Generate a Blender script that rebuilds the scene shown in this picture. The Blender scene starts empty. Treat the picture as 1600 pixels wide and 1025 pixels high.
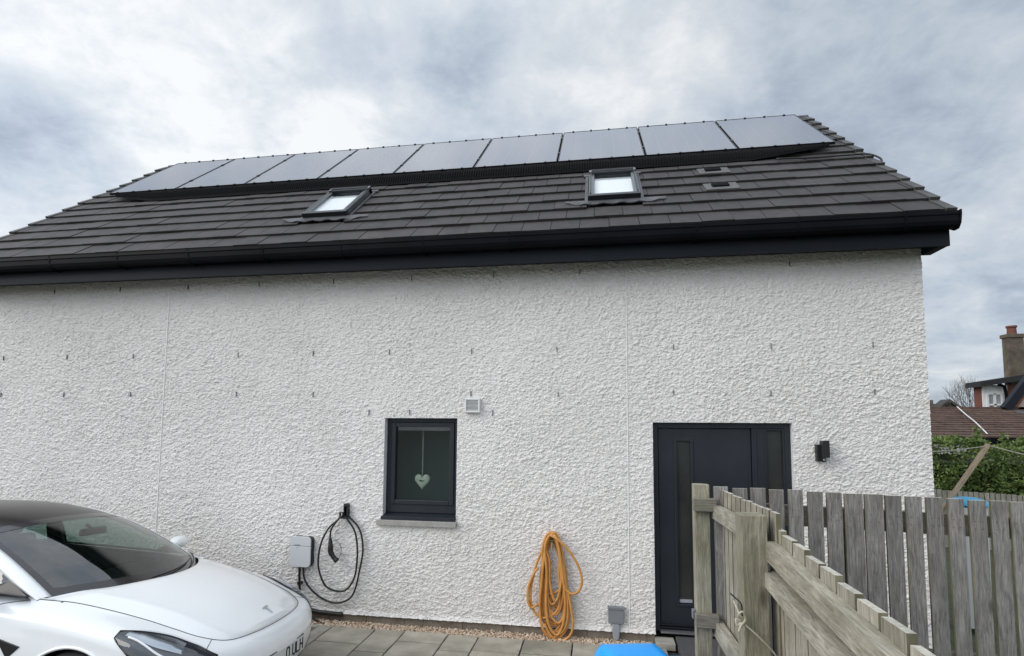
import bpy, bmesh, math, random
import numpy as np
from mathutils import Vector, Matrix, Quaternion
random.seed(7); rng=np.random.RandomState(7)
SC=bpy.context.scene; COL=SC.collection
rad=math.radians
V=Vector
# ------------------------------------------------------------------ helpers
def tag(o,label=None,cat=None,group=None,kind=None):
    if label: o['label']=label
    if cat: o['category']=cat
    if group: o['group']=group
    if kind: o['kind']=kind
    return o
def empty(name,loc=(0,0,0),rot=(0,0,0),label=None,cat=None,group=None):
    o=bpy.data.objects.new(name,None); COL.objects.link(o); o.location=loc; o.rotation_euler=rot
    o.empty_display_size=.1
    return tag(o,label,cat,group)
class MB:
    def __init__(s): s.v=[]; s.f=[]
    def add(s,vs,fs):
        n=len(s.v); s.v+= [tuple(v) for v in vs]; s.f+=[tuple(i+n for i in f) for f in fs]; return s
    def hexa(s,p):  # 8 points: bottom 4 (ccw), top 4
        return s.add(p,[(3,2,1,0),(4,5,6,7),(0,1,5,4),(1,2,6,5),(2,3,7,6),(3,0,4,7)])
    def box(s,x0,x1,y0,y1,z0,z1,M=None):
        p=[V(q) for q in [(x0,y0,z0),(x1,y0,z0),(x1,y1,z0),(x0,y1,z0),(x0,y0,z1),(x1,y0,z1),(x1,y1,z1),(x0,y1,z1)]]
        if M: p=[M@q for q in p]
        return s.hexa(p)
    def quad(s,a,b,c,d): return s.add([a,b,c,d],[(0,1,2,3)])
    def tube(s,pts,r,n=8,caps=True,closed=False):
        pts=[V(p) for p in pts]; m=len(pts); rr=r if hasattr(r,'__len__') else [r]*m
        rings=[]; up=V((0,0,1)); prev=None
        for i,p in enumerate(pts):
            a=pts[(i-1)%m] if (closed or i>0) else p; b=pts[(i+1)%m] if (closed or i<m-1) else p
            t=(b-a)
            if t.length<1e-9: t=V((0,0,1))
            t.normalize()
            if prev is None:
                q=t.orthogonal().normalized()
            else:
                q=(prev-t*prev.dot(t))
                q=q.normalized() if q.length>1e-6 else t.orthogonal().normalized()
            prev=q; w=t.cross(q)
            rings.append([p+(q*math.cos(2*math.pi*k/n)+w*math.sin(2*math.pi*k/n))*rr[i] for k in range(n)])
        vs=[v for R in rings for v in R]; fs=[]
        for i in range(m if closed else m-1):
            j=(i+1)%m
            for k in range(n): fs.append((i*n+k,i*n+(k+1)%n,j*n+(k+1)%n,j*n+k))
        if caps and not closed: fs+= [tuple(range(n-1,-1,-1)),tuple((m-1)*n+k for k in range(n))]
        return s.add(vs,fs)
    def cyl(s,a,b,r,n=24,r2=None): return s.tube([a,b],[r,r if r2 is None else r2],n)
    def prism(s,poly,fn,h0,h1):   # poly: 2D list, fn(u,v,h)->3D
        n=len(poly)
        vs=[fn(u,v,h0) for u,v in poly]+[fn(u,v,h1) for u,v in poly]
        fs=[tuple(range(n-1,-1,-1)),tuple(range(n,2*n))]+[(i,(i+1)%n,n+(i+1)%n,n+i) for i in range(n)]
        return s.add(vs,fs)
    def grid(s,P,closed_u=False):
        nu=len(P); nv=len(P[0]); vs=[p for r in P for p in r]; fs=[]
        for i in range(nu if closed_u else nu-1):
            for j in range(nv-1):
                a=i*nv+j; b=((i+1)%nu)*nv+j; fs.append((a,b,b+1,a+1))
        return s.add(vs,fs)
    def build(s,name,mat,parent=None,smooth=False,bevel=0,loc=None,auto=None,solid=0):
        me=bpy.data.meshes.new(name); me.from_pydata([tuple(v) for v in s.v],[],s.f); me.update()
        if mat: me.materials.append(mat)
        o=bpy.data.objects.new(name,me); COL.objects.link(o)
        if parent: o.parent=parent
        if loc is not None: o.location=loc
        bm=bmesh.new(); bm.from_mesh(me)
        if auto is not None: bmesh.ops.remove_doubles(bm,verts=bm.verts,dist=1e-5)
        if auto is not None or len(s.f)<4000: bmesh.ops.recalc_face_normals(bm,faces=bm.faces)
        if auto is not None:
            for e in bm.edges:
                if len(e.link_faces)==2 and e.calc_face_angle(0)>rad(auto): e.smooth=False
        bm.to_mesh(me); bm.free()
        if smooth or auto is not None: me.polygons.foreach_set('use_smooth',[True]*len(me.polygons))
        if solid:
            m=o.modifiers.new('s','SOLIDIFY'); m.thickness=solid; m.offset=0
        if bevel:
            m=o.modifiers.new('b','BEVEL'); m.width=bevel; m.segments=2; m.limit_method='ANGLE'; m.angle_limit=rad(40)
        return o
def cr(P,t,closed=False):
    n=len(P)
    if closed: i=int(math.floor(t))
    else: t=min(max(t,0),n-1-1e-9); i=int(t)
    u=t-i
    g=(lambda k:P[k%n]) if closed else (lambda k: P[k] if 0<=k<n else ([2*a-b for a,b in zip(P[0],P[1])] if k<0 else [2*a-b for a,b in zip(P[-1],P[-2])]))
    a,b,c,d=g(i-1),g(i),g(i+1),g(i+2)
    return tuple(.5*((2*q)+(-p+r)*u+(2*p-5*q+4*r-w)*u*u+(-p+3*q-3*r+w)*u**3) for p,q,r,w in zip(a,b,c,d))
def spline(P,per=8,closed=False):
    n=len(P) if closed else len(P)-1
    out=[cr(P,i+k/per,closed) for i in range(n) for k in range(per)]
    if not closed: out.append(tuple(P[-1]))
    return out
# ------------------------------------------------------------------ materials
def N(nt,t,**k):
    n=nt.nodes.new(t)
    for a,b in k.items(): setattr(n,a,b)
    return n
def newmat(name):
    m=bpy.data.materials.new(name); m.use_nodes=True; nt=m.node_tree
    return m,nt,nt.nodes['Principled BSDF'],nt.nodes['Material Output']
def plain(name,c,rough=.5,metal=0,spec=.5,coat=0,trans=0,ior=1.5):
    m,nt,b,o=newmat(name)
    b.inputs['Base Color'].default_value=(*c,1); b.inputs['Roughness'].default_value=rough; b.inputs['Metallic'].default_value=metal
    b.inputs['Specular IOR Level'].default_value=spec; b.inputs['Coat Weight'].default_value=coat; b.inputs['Coat Roughness'].default_value=.03
    b.inputs['Transmission Weight'].default_value=trans; b.inputs['IOR'].default_value=ior
    return m
def pmat(name,c1,c2,scale=5,stretch=(1,1,1),rough=.7,bump=0,bscale=40,bstretch=None,metal=0,spec=.5,detail=6,objrand=0,c3=None,scale3=1.,amt3=.5,coat=0,lo=.35,hi=.65,bdist=.01):
    m,nt,b,o=newmat(name); L=nt.links
    tc=N(nt,'ShaderNodeTexCoord'); src=tc.outputs['Object']
    if objrand:
        oi=N(nt,'ShaderNodeObjectInfo'); ad=N(nt,'ShaderNodeVectorMath',operation='MULTIPLY_ADD'); 
        cb=N(nt,'ShaderNodeCombineXYZ'); 
        for i in range(3): L.new(oi.outputs['Random'],cb.inputs[i])
        ad.inputs[1].default_value=(37,53,71); L.new(cb.outputs[0],ad.inputs[0]); L.new(src,ad.inputs[2]); src=ad.outputs[0]
    mp=N(nt,'ShaderNodeMapping'); mp.inputs['Scale'].default_value=stretch; L.new(src,mp.inputs[0])
    no=N(nt,'ShaderNodeTexNoise'); no.inputs['Scale'].default_value=scale; no.inputs['Detail'].default_value=detail; no.inputs['Roughness'].default_value=.6
    L.new(mp.outputs[0],no.inputs['Vector'])
    mr=N(nt,'ShaderNodeMapRange'); mr.inputs[1].default_value=lo; mr.inputs[2].default_value=hi; L.new(no.outputs[0],mr.inputs[0])
    mx=N(nt,'ShaderNodeMix',data_type='RGBA'); mx.inputs[6].default_value=(*c1,1); mx.inputs[7].default_value=(*c2,1); L.new(mr.outputs[0],mx.inputs[0])
    col=mx.outputs[2]
    if c3:
        n3=N(nt,'ShaderNodeTexNoise'); n3.inputs['Scale'].default_value=scale3; n3.inputs['Detail'].default_value=4; L.new(src,n3.inputs['Vector'])
        m3=N(nt,'ShaderNodeMapRange'); m3.inputs[1].default_value=.48; m3.inputs[2].default_value=.7; m3.inputs[4].default_value=amt3; L.new(n3.outputs[0],m3.inputs[0])
        x3=N(nt,'ShaderNodeMix',data_type='RGBA'); x3.inputs[7].default_value=(*c3,1); L.new(m3.outputs[0],x3.inputs[0]); L.new(col,x3.inputs[6]); col=x3.outputs[2]
    if objrand:
        hs=N(nt,'ShaderNodeHueSaturation'); ma=N(nt,'ShaderNodeMapRange'); ma.inputs[3].default_value=1-objrand; ma.inputs[4].default_value=1+objrand
        L.new(oi.outputs['Random'],ma.inputs[0]); L.new(ma.outputs[0],hs.inputs['Value']); L.new(col,hs.inputs['Color']); col=hs.outputs[0]
    L.new(col,b.inputs['Base Color'])
    b.inputs['Roughness'].default_value=rough; b.inputs['Metallic'].default_value=metal; b.inputs['Specular IOR Level'].default_value=spec
    b.inputs['Coat Weight'].default_value=coat; b.inputs['Coat Roughness'].default_value=.05
    if bump:
        mb=N(nt,'ShaderNodeMapping'); mb.inputs['Scale'].default_value=bstretch or stretch; L.new(src,mb.inputs[0])
        nb=N(nt,'ShaderNodeTexNoise'); nb.inputs['Scale'].default_value=bscale; nb.inputs['Detail'].default_value=5; L.new(mb.outputs[0],nb.inputs['Vector'])
        bp=N(nt,'ShaderNodeBump'); bp.inputs['Strength'].default_value=bump; bp.inputs['Distance'].default_value=bdist
        L.new(nb.outputs[0],bp.inputs['Height']); L.new(bp.outputs[0],b.inputs['Normal'])
    return m
def glassmat(name,tint,rough=.01,ior=1.5,refl=1.0):
    m,nt,b,o=newmat(name); L=nt.links; nt.nodes.remove(b)
    ge=N(nt,'ShaderNodeNewGeometry'); dp=N(nt,'ShaderNodeVectorMath',operation='DOT_PRODUCT'); L.new(ge.outputs['Incoming'],dp.inputs[0]); L.new(ge.outputs['Normal'],dp.inputs[1])
    ab=N(nt,'ShaderNodeMath',operation='ABSOLUTE'); L.new(dp.outputs['Value'],ab.inputs[0]); om=N(nt,'ShaderNodeMath',operation='SUBTRACT'); om.inputs[0].default_value=1; L.new(ab.outputs[0],om.inputs[1])
    pw=N(nt,'ShaderNodeMath',operation='POWER'); L.new(om.outputs[0],pw.inputs[0]); pw.inputs[1].default_value=5
    r0=((ior-1)/(ior+1))**2*1.7
    fr=N(nt,'ShaderNodeMath',operation='MULTIPLY_ADD'); fr.inputs[1].default_value=1-r0; fr.inputs[2].default_value=r0; L.new(pw.outputs[0],fr.inputs[0])
    g=N(nt,'ShaderNodeBsdfGlossy'); g.inputs['Roughness'].default_value=rough; g.inputs['Color'].default_value=(refl,refl,refl,1)
    t=N(nt,'ShaderNodeBsdfTransparent'); t.inputs[0].default_value=(*tint,1)
    x=N(nt,'ShaderNodeMixShader'); L.new(fr.outputs[0],x.inputs[0]); L.new(t.outputs[0],x.inputs[1]); L.new(g.outputs[0],x.inputs[2]); L.new(x.outputs[0],o.inputs[0])
    return m
def woodmat(name,along,c1,c2,green,amt,rnd=.12):
    # weathered softwood: grain stretched along one axis, knots, algae tint
    m,nt,b,o=newmat(name); L=nt.links
    tc=N(nt,'ShaderNodeTexCoord'); oi=N(nt,'ShaderNodeObjectInfo'); cb=N(nt,'ShaderNodeCombineXYZ')
    for i in range(3): L.new(oi.outputs['Random'],cb.inputs[i])
    ad=N(nt,'ShaderNodeVectorMath',operation='MULTIPLY_ADD'); ad.inputs[1].default_value=(37,53,71); L.new(cb.outputs[0],ad.inputs[0]); L.new(tc.outputs['Object'],ad.inputs[2])
    st=[1,1,1]; st['xyz'.index(along)]=.04
    # warp
    wn=N(nt,'ShaderNodeTexNoise'); wn.inputs['Scale'].default_value=6; wn.inputs['Detail'].default_value=2; L.new(ad.outputs[0],wn.inputs['Vector'])
    wa=N(nt,'ShaderNodeVectorMath',operation='MULTIPLY_ADD'); wa.inputs[1].default_value=(.03,.03,.03); L.new(wn.outputs[1],wa.inputs[0]); L.new(ad.outputs[0],wa.inputs[2])
    mp=N(nt,'ShaderNodeMapping'); mp.inputs['Scale'].default_value=st; L.new(wa.outputs[0],mp.inputs[0])
    n1=N(nt,'ShaderNodeTexNoise'); n1.inputs['Scale'].default_value=150; n1.inputs['Detail'].default_value=5; n1.inputs['Roughness'].default_value=.7; L.new(mp.outputs[0],n1.inputs['Vector'])
    r1=N(nt,'ShaderNodeMapRange'); r1.inputs[1].default_value=.32; r1.inputs[2].default_value=.68; L.new(n1.outputs[0],r1.inputs[0])
    mx=N(nt,'ShaderNodeMix',data_type='RGBA'); mx.inputs[6].default_value=(*c1,1); mx.inputs[7].default_value=(*c2,1); L.new(r1.outputs[0],mx.inputs[0])
    n2=N(nt,'ShaderNodeTexNoise'); n2.inputs['Scale'].default_value=5; n2.inputs['Detail'].default_value=6; L.new(ad.outputs[0],n2.inputs['Vector'])
    r2=N(nt,'ShaderNodeMapRange'); r2.inputs[1].default_value=.42; r2.inputs[2].default_value=.66; r2.inputs[4].default_value=amt; L.new(n2.outputs[0],r2.inputs[0])
    x2=N(nt,'ShaderNodeMix',data_type='RGBA'); x2.inputs[7].default_value=(*green,1); L.new(r2.outputs[0],x2.inputs[0]); L.new(mx.outputs[2],x2.inputs[6])
    # knots
    st2=[1,1,1]; st2['xyz'.index(along)]=.45
    mk=N(nt,'ShaderNodeMapping'); mk.inputs['Scale'].default_value=st2; L.new(ad.outputs[0],mk.inputs[0])
    vo=N(nt,'ShaderNodeTexVoronoi'); vo.inputs['Scale'].default_value=6.5; L.new(mk.outputs[0],vo.inputs['Vector'])
    rk=N(nt,'ShaderNodeMapRange'); rk.inputs[1].default_value=.15; rk.inputs[2].default_value=.07; L.new(vo.outputs[0],rk.inputs[0])
    mk2=N(nt,'ShaderNodeMath',operation='MULTIPLY'); mk2.inputs[1].default_value=.7; L.new(rk.outputs[0],mk2.inputs[0])
    x3=N(nt,'ShaderNodeMix',data_type='RGBA'); x3.inputs[7].default_value=(.075,.055,.04,1); L.new(mk2.outputs[0],x3.inputs[0]); L.new(x2.outputs[2],x3.inputs[6])
    # dark dirt streaks
    n4=N(nt,'ShaderNodeTexNoise'); n4.inputs['Scale'].default_value=22; n4.inputs['Detail'].default_value=6; n4.inputs['Roughness'].default_value=.75; mp4=N(nt,'ShaderNodeMapping'); s4=[1,1,1]; s4['xyz'.index(along)]=.3; mp4.inputs['Scale'].default_value=s4
    L.new(ad.outputs[0],mp4.inputs[0]); L.new(mp4.outputs[0],n4.inputs['Vector'])
    r4=N(nt,'ShaderNodeMapRange'); r4.inputs[1].default_value=.35; r4.inputs[2].default_value=.7; r4.inputs[3].default_value=.72; r4.inputs[4].default_value=1.16; L.new(n4.outputs[0],r4.inputs[0])
    hs=N(nt,'ShaderNodeHueSaturation'); ma=N(nt,'ShaderNodeMapRange'); ma.inputs[3].default_value=1-rnd; ma.inputs[4].default_value=1+rnd
    L.new(oi.outputs['Random'],ma.inputs[0]); mm=N(nt,'ShaderNodeMath',operation='MULTIPLY'); L.new(ma.outputs[0],mm.inputs[0]); L.new(r4.outputs[0],mm.inputs[1]); L.new(mm.outputs[0],hs.inputs['Value']); L.new(x3.outputs[2],hs.inputs['Color'])
    L.new(hs.outputs[0],b.inputs['Base Color']); b.inputs['Roughness'].default_value=.85; b.inputs['Specular IOR Level'].default_value=.25
    bp=N(nt,'ShaderNodeBump'); bp.inputs['Strength'].default_value=.8; bp.inputs['Distance'].default_value=.004; L.new(n1.outputs[0],bp.inputs['Height']); L.new(bp.outputs[0],b.inputs['Normal'])
    return m
M={}
M['render']=pmat('white_roughcast',(.77,.745,.72),(.86,.835,.81),scale=.7,rough=.9,bump=.9,bscale=75,bstretch=(.8,1,1.2),spec=.2,c3=(.62,.595,.565),scale3=22,amt3=.3,bdist=.014)
M['reveal']=pmat('reveal_white',(.62,.63,.65),(.72,.73,.74),scale=6,rough=.8,bump=.2,bscale=60)
M['bead']=plain('white_bead',(.88,.88,.87),.5)
M['slot']=plain('slot_dark',(.15,.15,.145),.8)
M['plinth']=pmat('plinth_brick',(.17,.14,.11),(.27,.235,.19),scale=9,rough=.9,bump=.4,bscale=60)
M['anthra']=pmat('anthracite_frame',(.014,.0175,.024),(.019,.0235,.031),scale=3,rough=.42,spec=.4,bump=.05,bscale=200)
M['fascia']=pmat('fascia_dark',(.010,.012,.017),(.018,.021,.029),scale=1.2,stretch=(.3,1,1),rough=.5,spec=.12)
M['gutter']=pmat('gutter_black',(.0035,.0035,.005),(.007,.007,.010),scale=2,rough=.4,spec=.08)
M['soffit']=plain('soffit_black',(.012,.012,.015),.6)
M['tile']=pmat('roof_tile',(.033,.029,.029),(.053,.047,.047),scale=2.2,rough=.62,bump=.35,bscale=170,spec=.35,c3=(.075,.068,.067),scale3=9,amt3=.4,bdist=.003)
def island(m,amt):
    nt=m.node_tree; b=nt.nodes['Principled BSDF']; l=b.inputs['Base Color'].links[0]; src=l.from_socket
    g=N(nt,'ShaderNodeNewGeometry'); r=N(nt,'ShaderNodeMapRange'); r.inputs[3].default_value=1-amt; r.inputs[4].default_value=1+amt; nt.links.new(g.outputs['Random Per Island'],r.inputs[0])
    h=N(nt,'ShaderNodeHueSaturation'); nt.links.new(src,h.inputs['Color']); nt.links.new(r.outputs[0],h.inputs['Value']); nt.links.new(h.outputs[0],b.inputs['Base Color'])
island(M['tile'],.09)
M['verge']=pmat('verge_tile',(.045,.045,.046),(.085,.085,.083),scale=9,rough=.6)
M['lead']=pmat('grey_flashing',(.05,.05,.055),(.10,.10,.105),scale=7,rough=.5)
M['alu']=pmat('grey_aluminium',(.12,.13,.14),(.17,.18,.19),scale=4,rough=.35,metal=.6)
M['darkalu']=plain('dark_aluminium',(.02,.022,.026),.35,.3)
M['vent_tile']=pmat('vent_tile_grey',(.085,.085,.085),(.12,.12,.12),scale=9,rough=.7)
M['blind']=plain('white_blind',(.85,.86,.86),.8)
M['skyglass']=glassmat('skylight_glass',(.9,.93,.93),ior=1.6)
M['room']=plain('dark_room',(.40,.45,.47),.9)
M['pane']=glassmat('window_glass',(.62,.68,.66),ior=1.5)
M['frost']=pmat('obscured_glass',(.020,.022,.021),(.034,.036,.033),scale=2.5,rough=.28,bump=.15,bscale=90,spec=.45)
M['heart']=pmat('heart_ceramic',(.62,.64,.54),(.80,.81,.72),scale=12,rough=.6)
M['sill']=pmat('concrete_sill',(.30,.29,.27),(.40,.39,.37),scale=9,rough=.85,bump=.3,bscale=80)
M['white_pl']=plain('white_plastic',(.74,.75,.75),.4)
M['grey_pl']=pmat('grey_plastic',(.17,.185,.20),(.20,.215,.235),scale=5,rough=.45)
M['lgrey_pl']=pmat('pale_grey_plastic',(.27,.29,.32),(.33,.35,.38),scale=7,rough=.5)
M['black_pl']=plain('black_plastic',(.012,.012,.013),.4)
M['cable']=plain('black_cable',(.010,.010,.011),.45)
M['hose']=pmat('orange_hose',(.50,.22,.05),(.62,.31,.09),scale=8,rough=.42,spec=.5)
M['rubber']=pmat('tyre_rubber',(.012,.012,.012),(.025,.025,.025),scale=10,rough=.85)
M['steel']=plain('galvanised_steel',(.35,.36,.37),.4,.8)
M['cells']=None
M['frameblk']=plain('panel_frame_black',(.008,.008,.01),.35)
M['mesh']=plain('guard_black',(.003,.003,.004),.8,spec=.15)
M['slab']=pmat('paving_stone',(.25,.23,.19),(.41,.38,.315),scale=3.2,rough=.85,bump=.5,bscale=30,objrand=.14,c3=(.21,.215,.17),scale3=2.2,amt3=.5,bdist=.006,spec=.3)
M['joint']=pmat('joint_sand',(.018,.016,.013),(.04,.036,.03),scale=30,rough=1)
M['gravel']=pmat('gravel_stone',(.36,.23,.14),(.62,.50,.38),scale=30,rough=.8,detail=1,lo=.42,hi=.58,c3=(.74,.68,.58),scale3=45,amt3=.8)
M['soil']=pmat('soil',(.05,.04,.03),(.11,.085,.06),scale=20,rough=1,bump=.5,bscale=60)
M['kerb']=pmat('concrete_kerb',(.26,.24,.21),(.36,.34,.30),scale=8,rough=.9,bump=.3,bscale=70)
M['grass']=pmat('lawn',(.045,.055,.03),(.085,.095,.055),scale=6,rough=1,bump=.8,bscale=80)
M['mat']=pmat('doormat_grey',(.05,.05,.055),(.10,.10,.105),scale=120,rough=1,bump=.6,bscale=200)
M['blue']=pmat('blue_plastic',(.0,.33,.90),(.003,.38,.96),scale=4,rough=.38,bump=.08,bscale=120,spec=.5)
M['cyan']=plain('cyan_plastic',(.05,.36,.58),.4)
GR=(.19,.18,.10)
M['wv']=woodmat('grey_pickets','z',(.125,.118,.112),(.37,.355,.335),(.19,.175,.135),.3)
M['wvt']=woodmat('tan_pickets','z',(.22,.20,.165),(.52,.485,.41),GR,.4,.22)
M['wvo']=woodmat('olive_post','z',(.20,.187,.14),(.46,.435,.345),GR,.5,.05)
M['wx']=woodmat('rail_along_x','x',(.13,.12,.10),(.28,.26,.225),GR,.3)
M['wy']=woodmat('rail_along_y','y',(.24,.22,.175),(.56,.525,.44),GR,.4,.06)
M['wfar']=woodmat('far_pickets','z',(.28,.26,.22),(.46,.43,.37),(.2,.19,.14),.3)
M['plank']=woodmat('pale_plank','z',(.42,.31,.20),(.62,.48,.34),(.36,.28,.19),.3,.02)
M['wedge']=pmat('algae_shade_edge',(.085,.08,.045),(.20,.185,.12),scale=12,stretch=(1,1,.3),rough=.95,objrand=.2)  # olive algae on board edges, darkened further with painted-in shade
M['wtop']=pmat('lit_end_grain',(.34,.33,.27),(.52,.50,.44),scale=60,rough=.95,objrand=.15)  # pale end grain, the light falling on picket tops painted into its colour
M['nail']=plain('nail_head',(.06,.045,.035),.7)
M['rope']=pmat('rope_pale',(.40,.37,.28),(.52,.49,.40),scale=60,rough=1)
M['leaf']=None
# ------------------------------------------------------------------ camera
SC.render.resolution_x=1024; SC.render.resolution_y=656
cam=bpy.data.cameras.new('camera'); co=bpy.data.objects.new('camera',cam); COL.objects.link(co); SC.camera=co
r_=V((.98758,.15701,.00648)); f_=V((-.15703,.9844,.07933)); f_.normalize(); r_=(r_-f_*r_.dot(f_)).normalized(); u_=r_.cross(f_)
co.matrix_world=Matrix(((r_.x,u_.x,-f_.x,0),(r_.y,u_.y,-f_.y,-5.7759),(r_.z,u_.z,-f_.z,2.0656),(0,0,0,1)))
cam.sensor_width=36; cam.lens=838.52/1600*36; cam.shift_y=87.5/1600; cam.clip_end=2000; cam.clip_start=.02
# ------------------------------------------------------------------ sky and light
SUN_EL,SUN_AZ=rad(33),rad(238)     # azimuth measured from +Y clockwise
def make_world():
    w=bpy.data.worlds.new("World"); SC.world=w; w.use_nodes=True; nt=w.node_tree; L=nt.links
    bg=nt.nodes['Background']; tc=N(nt,'ShaderNodeTexCoord')
    sky=N(nt,'ShaderNodeTexSky',sky_type='NISHITA'); sky.sun_disc=False; sky.sun_elevation=SUN_EL; sky.sun_rotation=SUN_AZ
    D=tc.outputs['Generated']; sep=N(nt,'ShaderNodeSeparateXYZ'); L.new(D,sep.inputs[0])
    def mth(op,a,b=None,c=None,clamp=False):
        n=N(nt,'ShaderNodeMath',operation=op); n.use_clamp=clamp
        for i,x in enumerate((a,b,c)):
            if x is None: continue
            if isinstance(x,(int,float)): n.inputs[i].default_value=x
            else: L.new(x,n.inputs[i])
        return n.outputs[0]
    zz=mth('ADD',mth('MAXIMUM',sep.outputs[2],0.0),.30)
    cb=N(nt,'ShaderNodeCombineXYZ'); L.new(mth('DIVIDE',sep.outputs[0],zz),cb.inputs[0]); L.new(mth('DIVIDE',sep.outputs[1],zz),cb.inputs[1]); cb.inputs[2].default_value=3.3
    def noise(scale,det,rough=.55,dist=.0,off=(0,0,0)):
        mp=N(nt,'ShaderNodeMapping'); mp.inputs['Location'].default_value=off; L.new(cb.outputs[0],mp.inputs[0])
        n=N(nt,'ShaderNodeTexNoise'); n.inputs['Scale'].default_value=scale; n.inputs['Detail'].default_value=det; n.inputs['Roughness'].default_value=rough; n.inputs['Distortion'].default_value=dist
        L.new(mp.outputs[0],n.inputs['Vector']); return n.outputs[0]
    big=noise(1.6,5,.55,.3,(4.2,1.7,0)); fine=noise(5.0,8,.60,.3,(9,3,0))
    fin2=noise(8,9,.66,.25,(2,7,1)); f=mth('ADD',mth('ADD',mth('MULTIPLY',big,.32),mth('MULTIPLY',fine,.42)),mth('MULTIPLY',fin2,.26))
    f=mth('MULTIPLY_ADD',mth('SUBTRACT',f,.5),3.0,.56)
    blobs=[((.03,.834,.551),4,14,.38),((-.457,.705,.543),4,16,.14),((-.618,.649,.443),4,20,.22),((-.34,.83,.40),3,12,.20),((-.70,.66,.22),3,12,.30),
           ((-.17,.83,.53),3,13,-.16),((.49,.791,.366),10,30,-.12),((-.712,.595,.374),2,8,-.28),((-.77,.583,.30),3,10,-.30),((.30,.70,.65),6,24,-.06),((.55,.83,.08),4,12,-.16),((.53,.83,.18),2,8,.22)]
    for d,r1,r2,a in blobs:
        d=V(d).normalized(); n=N(nt,'ShaderNodeVectorMath',operation='DOT_PRODUCT'); n.inputs[1].default_value=d; L.new(D,n.inputs[0])
        mr=N(nt,'ShaderNodeMapRange',interpolation_type='SMOOTHSTEP'); mr.inputs[1].default_value=math.cos(rad(r2)); mr.inputs[2].default_value=math.cos(rad(r1)); mr.inputs[4].default_value=a
        L.new(n.outputs['Value'],mr.inputs[0]); f=mth('ADD',f,mr.outputs[0])
    ramp=N(nt,'ShaderNodeValToRGB'); L.new(f,ramp.inputs[0]); cr_=ramp.color_ramp
    cr_.elements[0].position=0.0; cr_.elements[0].color=(.31,.36,.43,1)
    cr_.elements[1].position=1.0; cr_.elements[1].color=(.77,.79,.80,1)
    for p,c in ((.22,(.385,.44,.52,1)),(.46,(.49,.545,.615,1)),(.72,(.60,.64,.68,1))):
        e=cr_.elements.new(p); e.color=c
    # thin blue of the clear sky showing through the cloud
    sc=N(nt,'ShaderNodeVectorMath',operation='SCALE'); sc.inputs['Scale'].default_value=.10; L.new(sky.outputs[0],sc.inputs[0])
    mx=N(nt,'ShaderNodeMix',data_type='RGBA'); mx.inputs[0].default_value=.90; L.new(sc.outputs[0],mx.inputs[6]); L.new(ramp.outputs[0],mx.inputs[7])
    # cloud is brighter on the sun's side of the sky (behind the camera)
    bk=N(nt,'ShaderNodeMapRange',interpolation_type='SMOOTHSTEP'); bk.inputs[1].default_value=.35; bk.inputs[2].default_value=-.5; bk.inputs[3].default_value=1; bk.inputs[4].default_value=1.4; L.new(sep.outputs[1],bk.inputs[0]); up=N(nt,'ShaderNodeMapRange',interpolation_type='SMOOTHSTEP'); up.inputs[1].default_value=.60; up.inputs[2].default_value=.88; up.inputs[3].default_value=1; up.inputs[4].default_value=1.55; L.new(sep.outputs[2],up.inputs[0]); lf=N(nt,'ShaderNodeMapRange',interpolation_type='SMOOTHSTEP'); lf.inputs[1].default_value=.7; lf.inputs[2].default_value=-.9; lf.inputs[3].default_value=.96; lf.inputs[4].default_value=1.16; L.new(sep.outputs[0],lf.inputs[0]); bku=mth('MULTIPLY',mth('MULTIPLY',bk.outputs[0],up.outputs[0]),lf.outputs[0])
    s2=N(nt,'ShaderNodeVectorMath',operation='SCALE'); L.new(mx.outputs[2],s2.inputs[0]); L.new(bku,s2.inputs['Scale'])
    L.new(s2.outputs[0],bg.inputs['Color']); bg.inputs['Strength'].default_value=1.0
make_world()
sl=bpy.data.lights.new('sun','SUN'); so=bpy.data.objects.new('sun',sl); COL.objects.link(so)
sl.energy=1.5; sl.angle=rad(44); sl.color=(1,.94,.87)
sd_=V((math.sin(SUN_AZ)*math.cos(SUN_EL),math.cos(SUN_AZ)*math.cos(SUN_EL),math.sin(SUN_EL)))
so.rotation_euler=sd_.to_track_quat('Z','Y').to_euler()
SC.view_settings.view_transform='Standard'; SC.view_settings.look='None'; SC.view_settings.exposure=0.22; SC.view_settings.gamma=1
# ------------------------------------------------------------------ numpy noise
def vnoise(x,y,seed):
    xi=np.floor(x).astype(np.int64); yi=np.floor(y).astype(np.int64); xf=x-xi; yf=y-yi
    def h(a,b):
        n=(a*374761393+b*668265263+seed*1274126177)&0xffffffff; n=((n^(n>>13))*1274126177)&0xffffffff; n^=n>>16
        return (n&0xffff)/65535.0
    u=xf*xf*(3-2*xf); v=yf*yf*(3-2*yf)
    return (h(xi,yi)*(1-u)+h(xi+1,yi)*u)*(1-v)+(h(xi,yi+1)*(1-u)+h(xi+1,yi+1)*u)*v
def roughcast(x,z):
    wx=(vnoise(x/.018,z/.018,1)-.5)*2.0; wz=(vnoise(x/.018,z/.018,2)-.5)*2.0
    a=vnoise(x/.024+wx,z/.0175+wz,3); a=1-np.abs(2*a-1)            # curly ridges
    b=vnoise(x/.0165+wz,z/.0135-wx,4)
    c=vnoise(x/.0092,z/.0078,5)
    big=.80+.45*vnoise(x/.10,z/.09,6)*vnoise(x/.7,z/.6,7)
    return (a**2.0*.0100+b**2.0*.0110+c*.0048)*big
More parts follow.
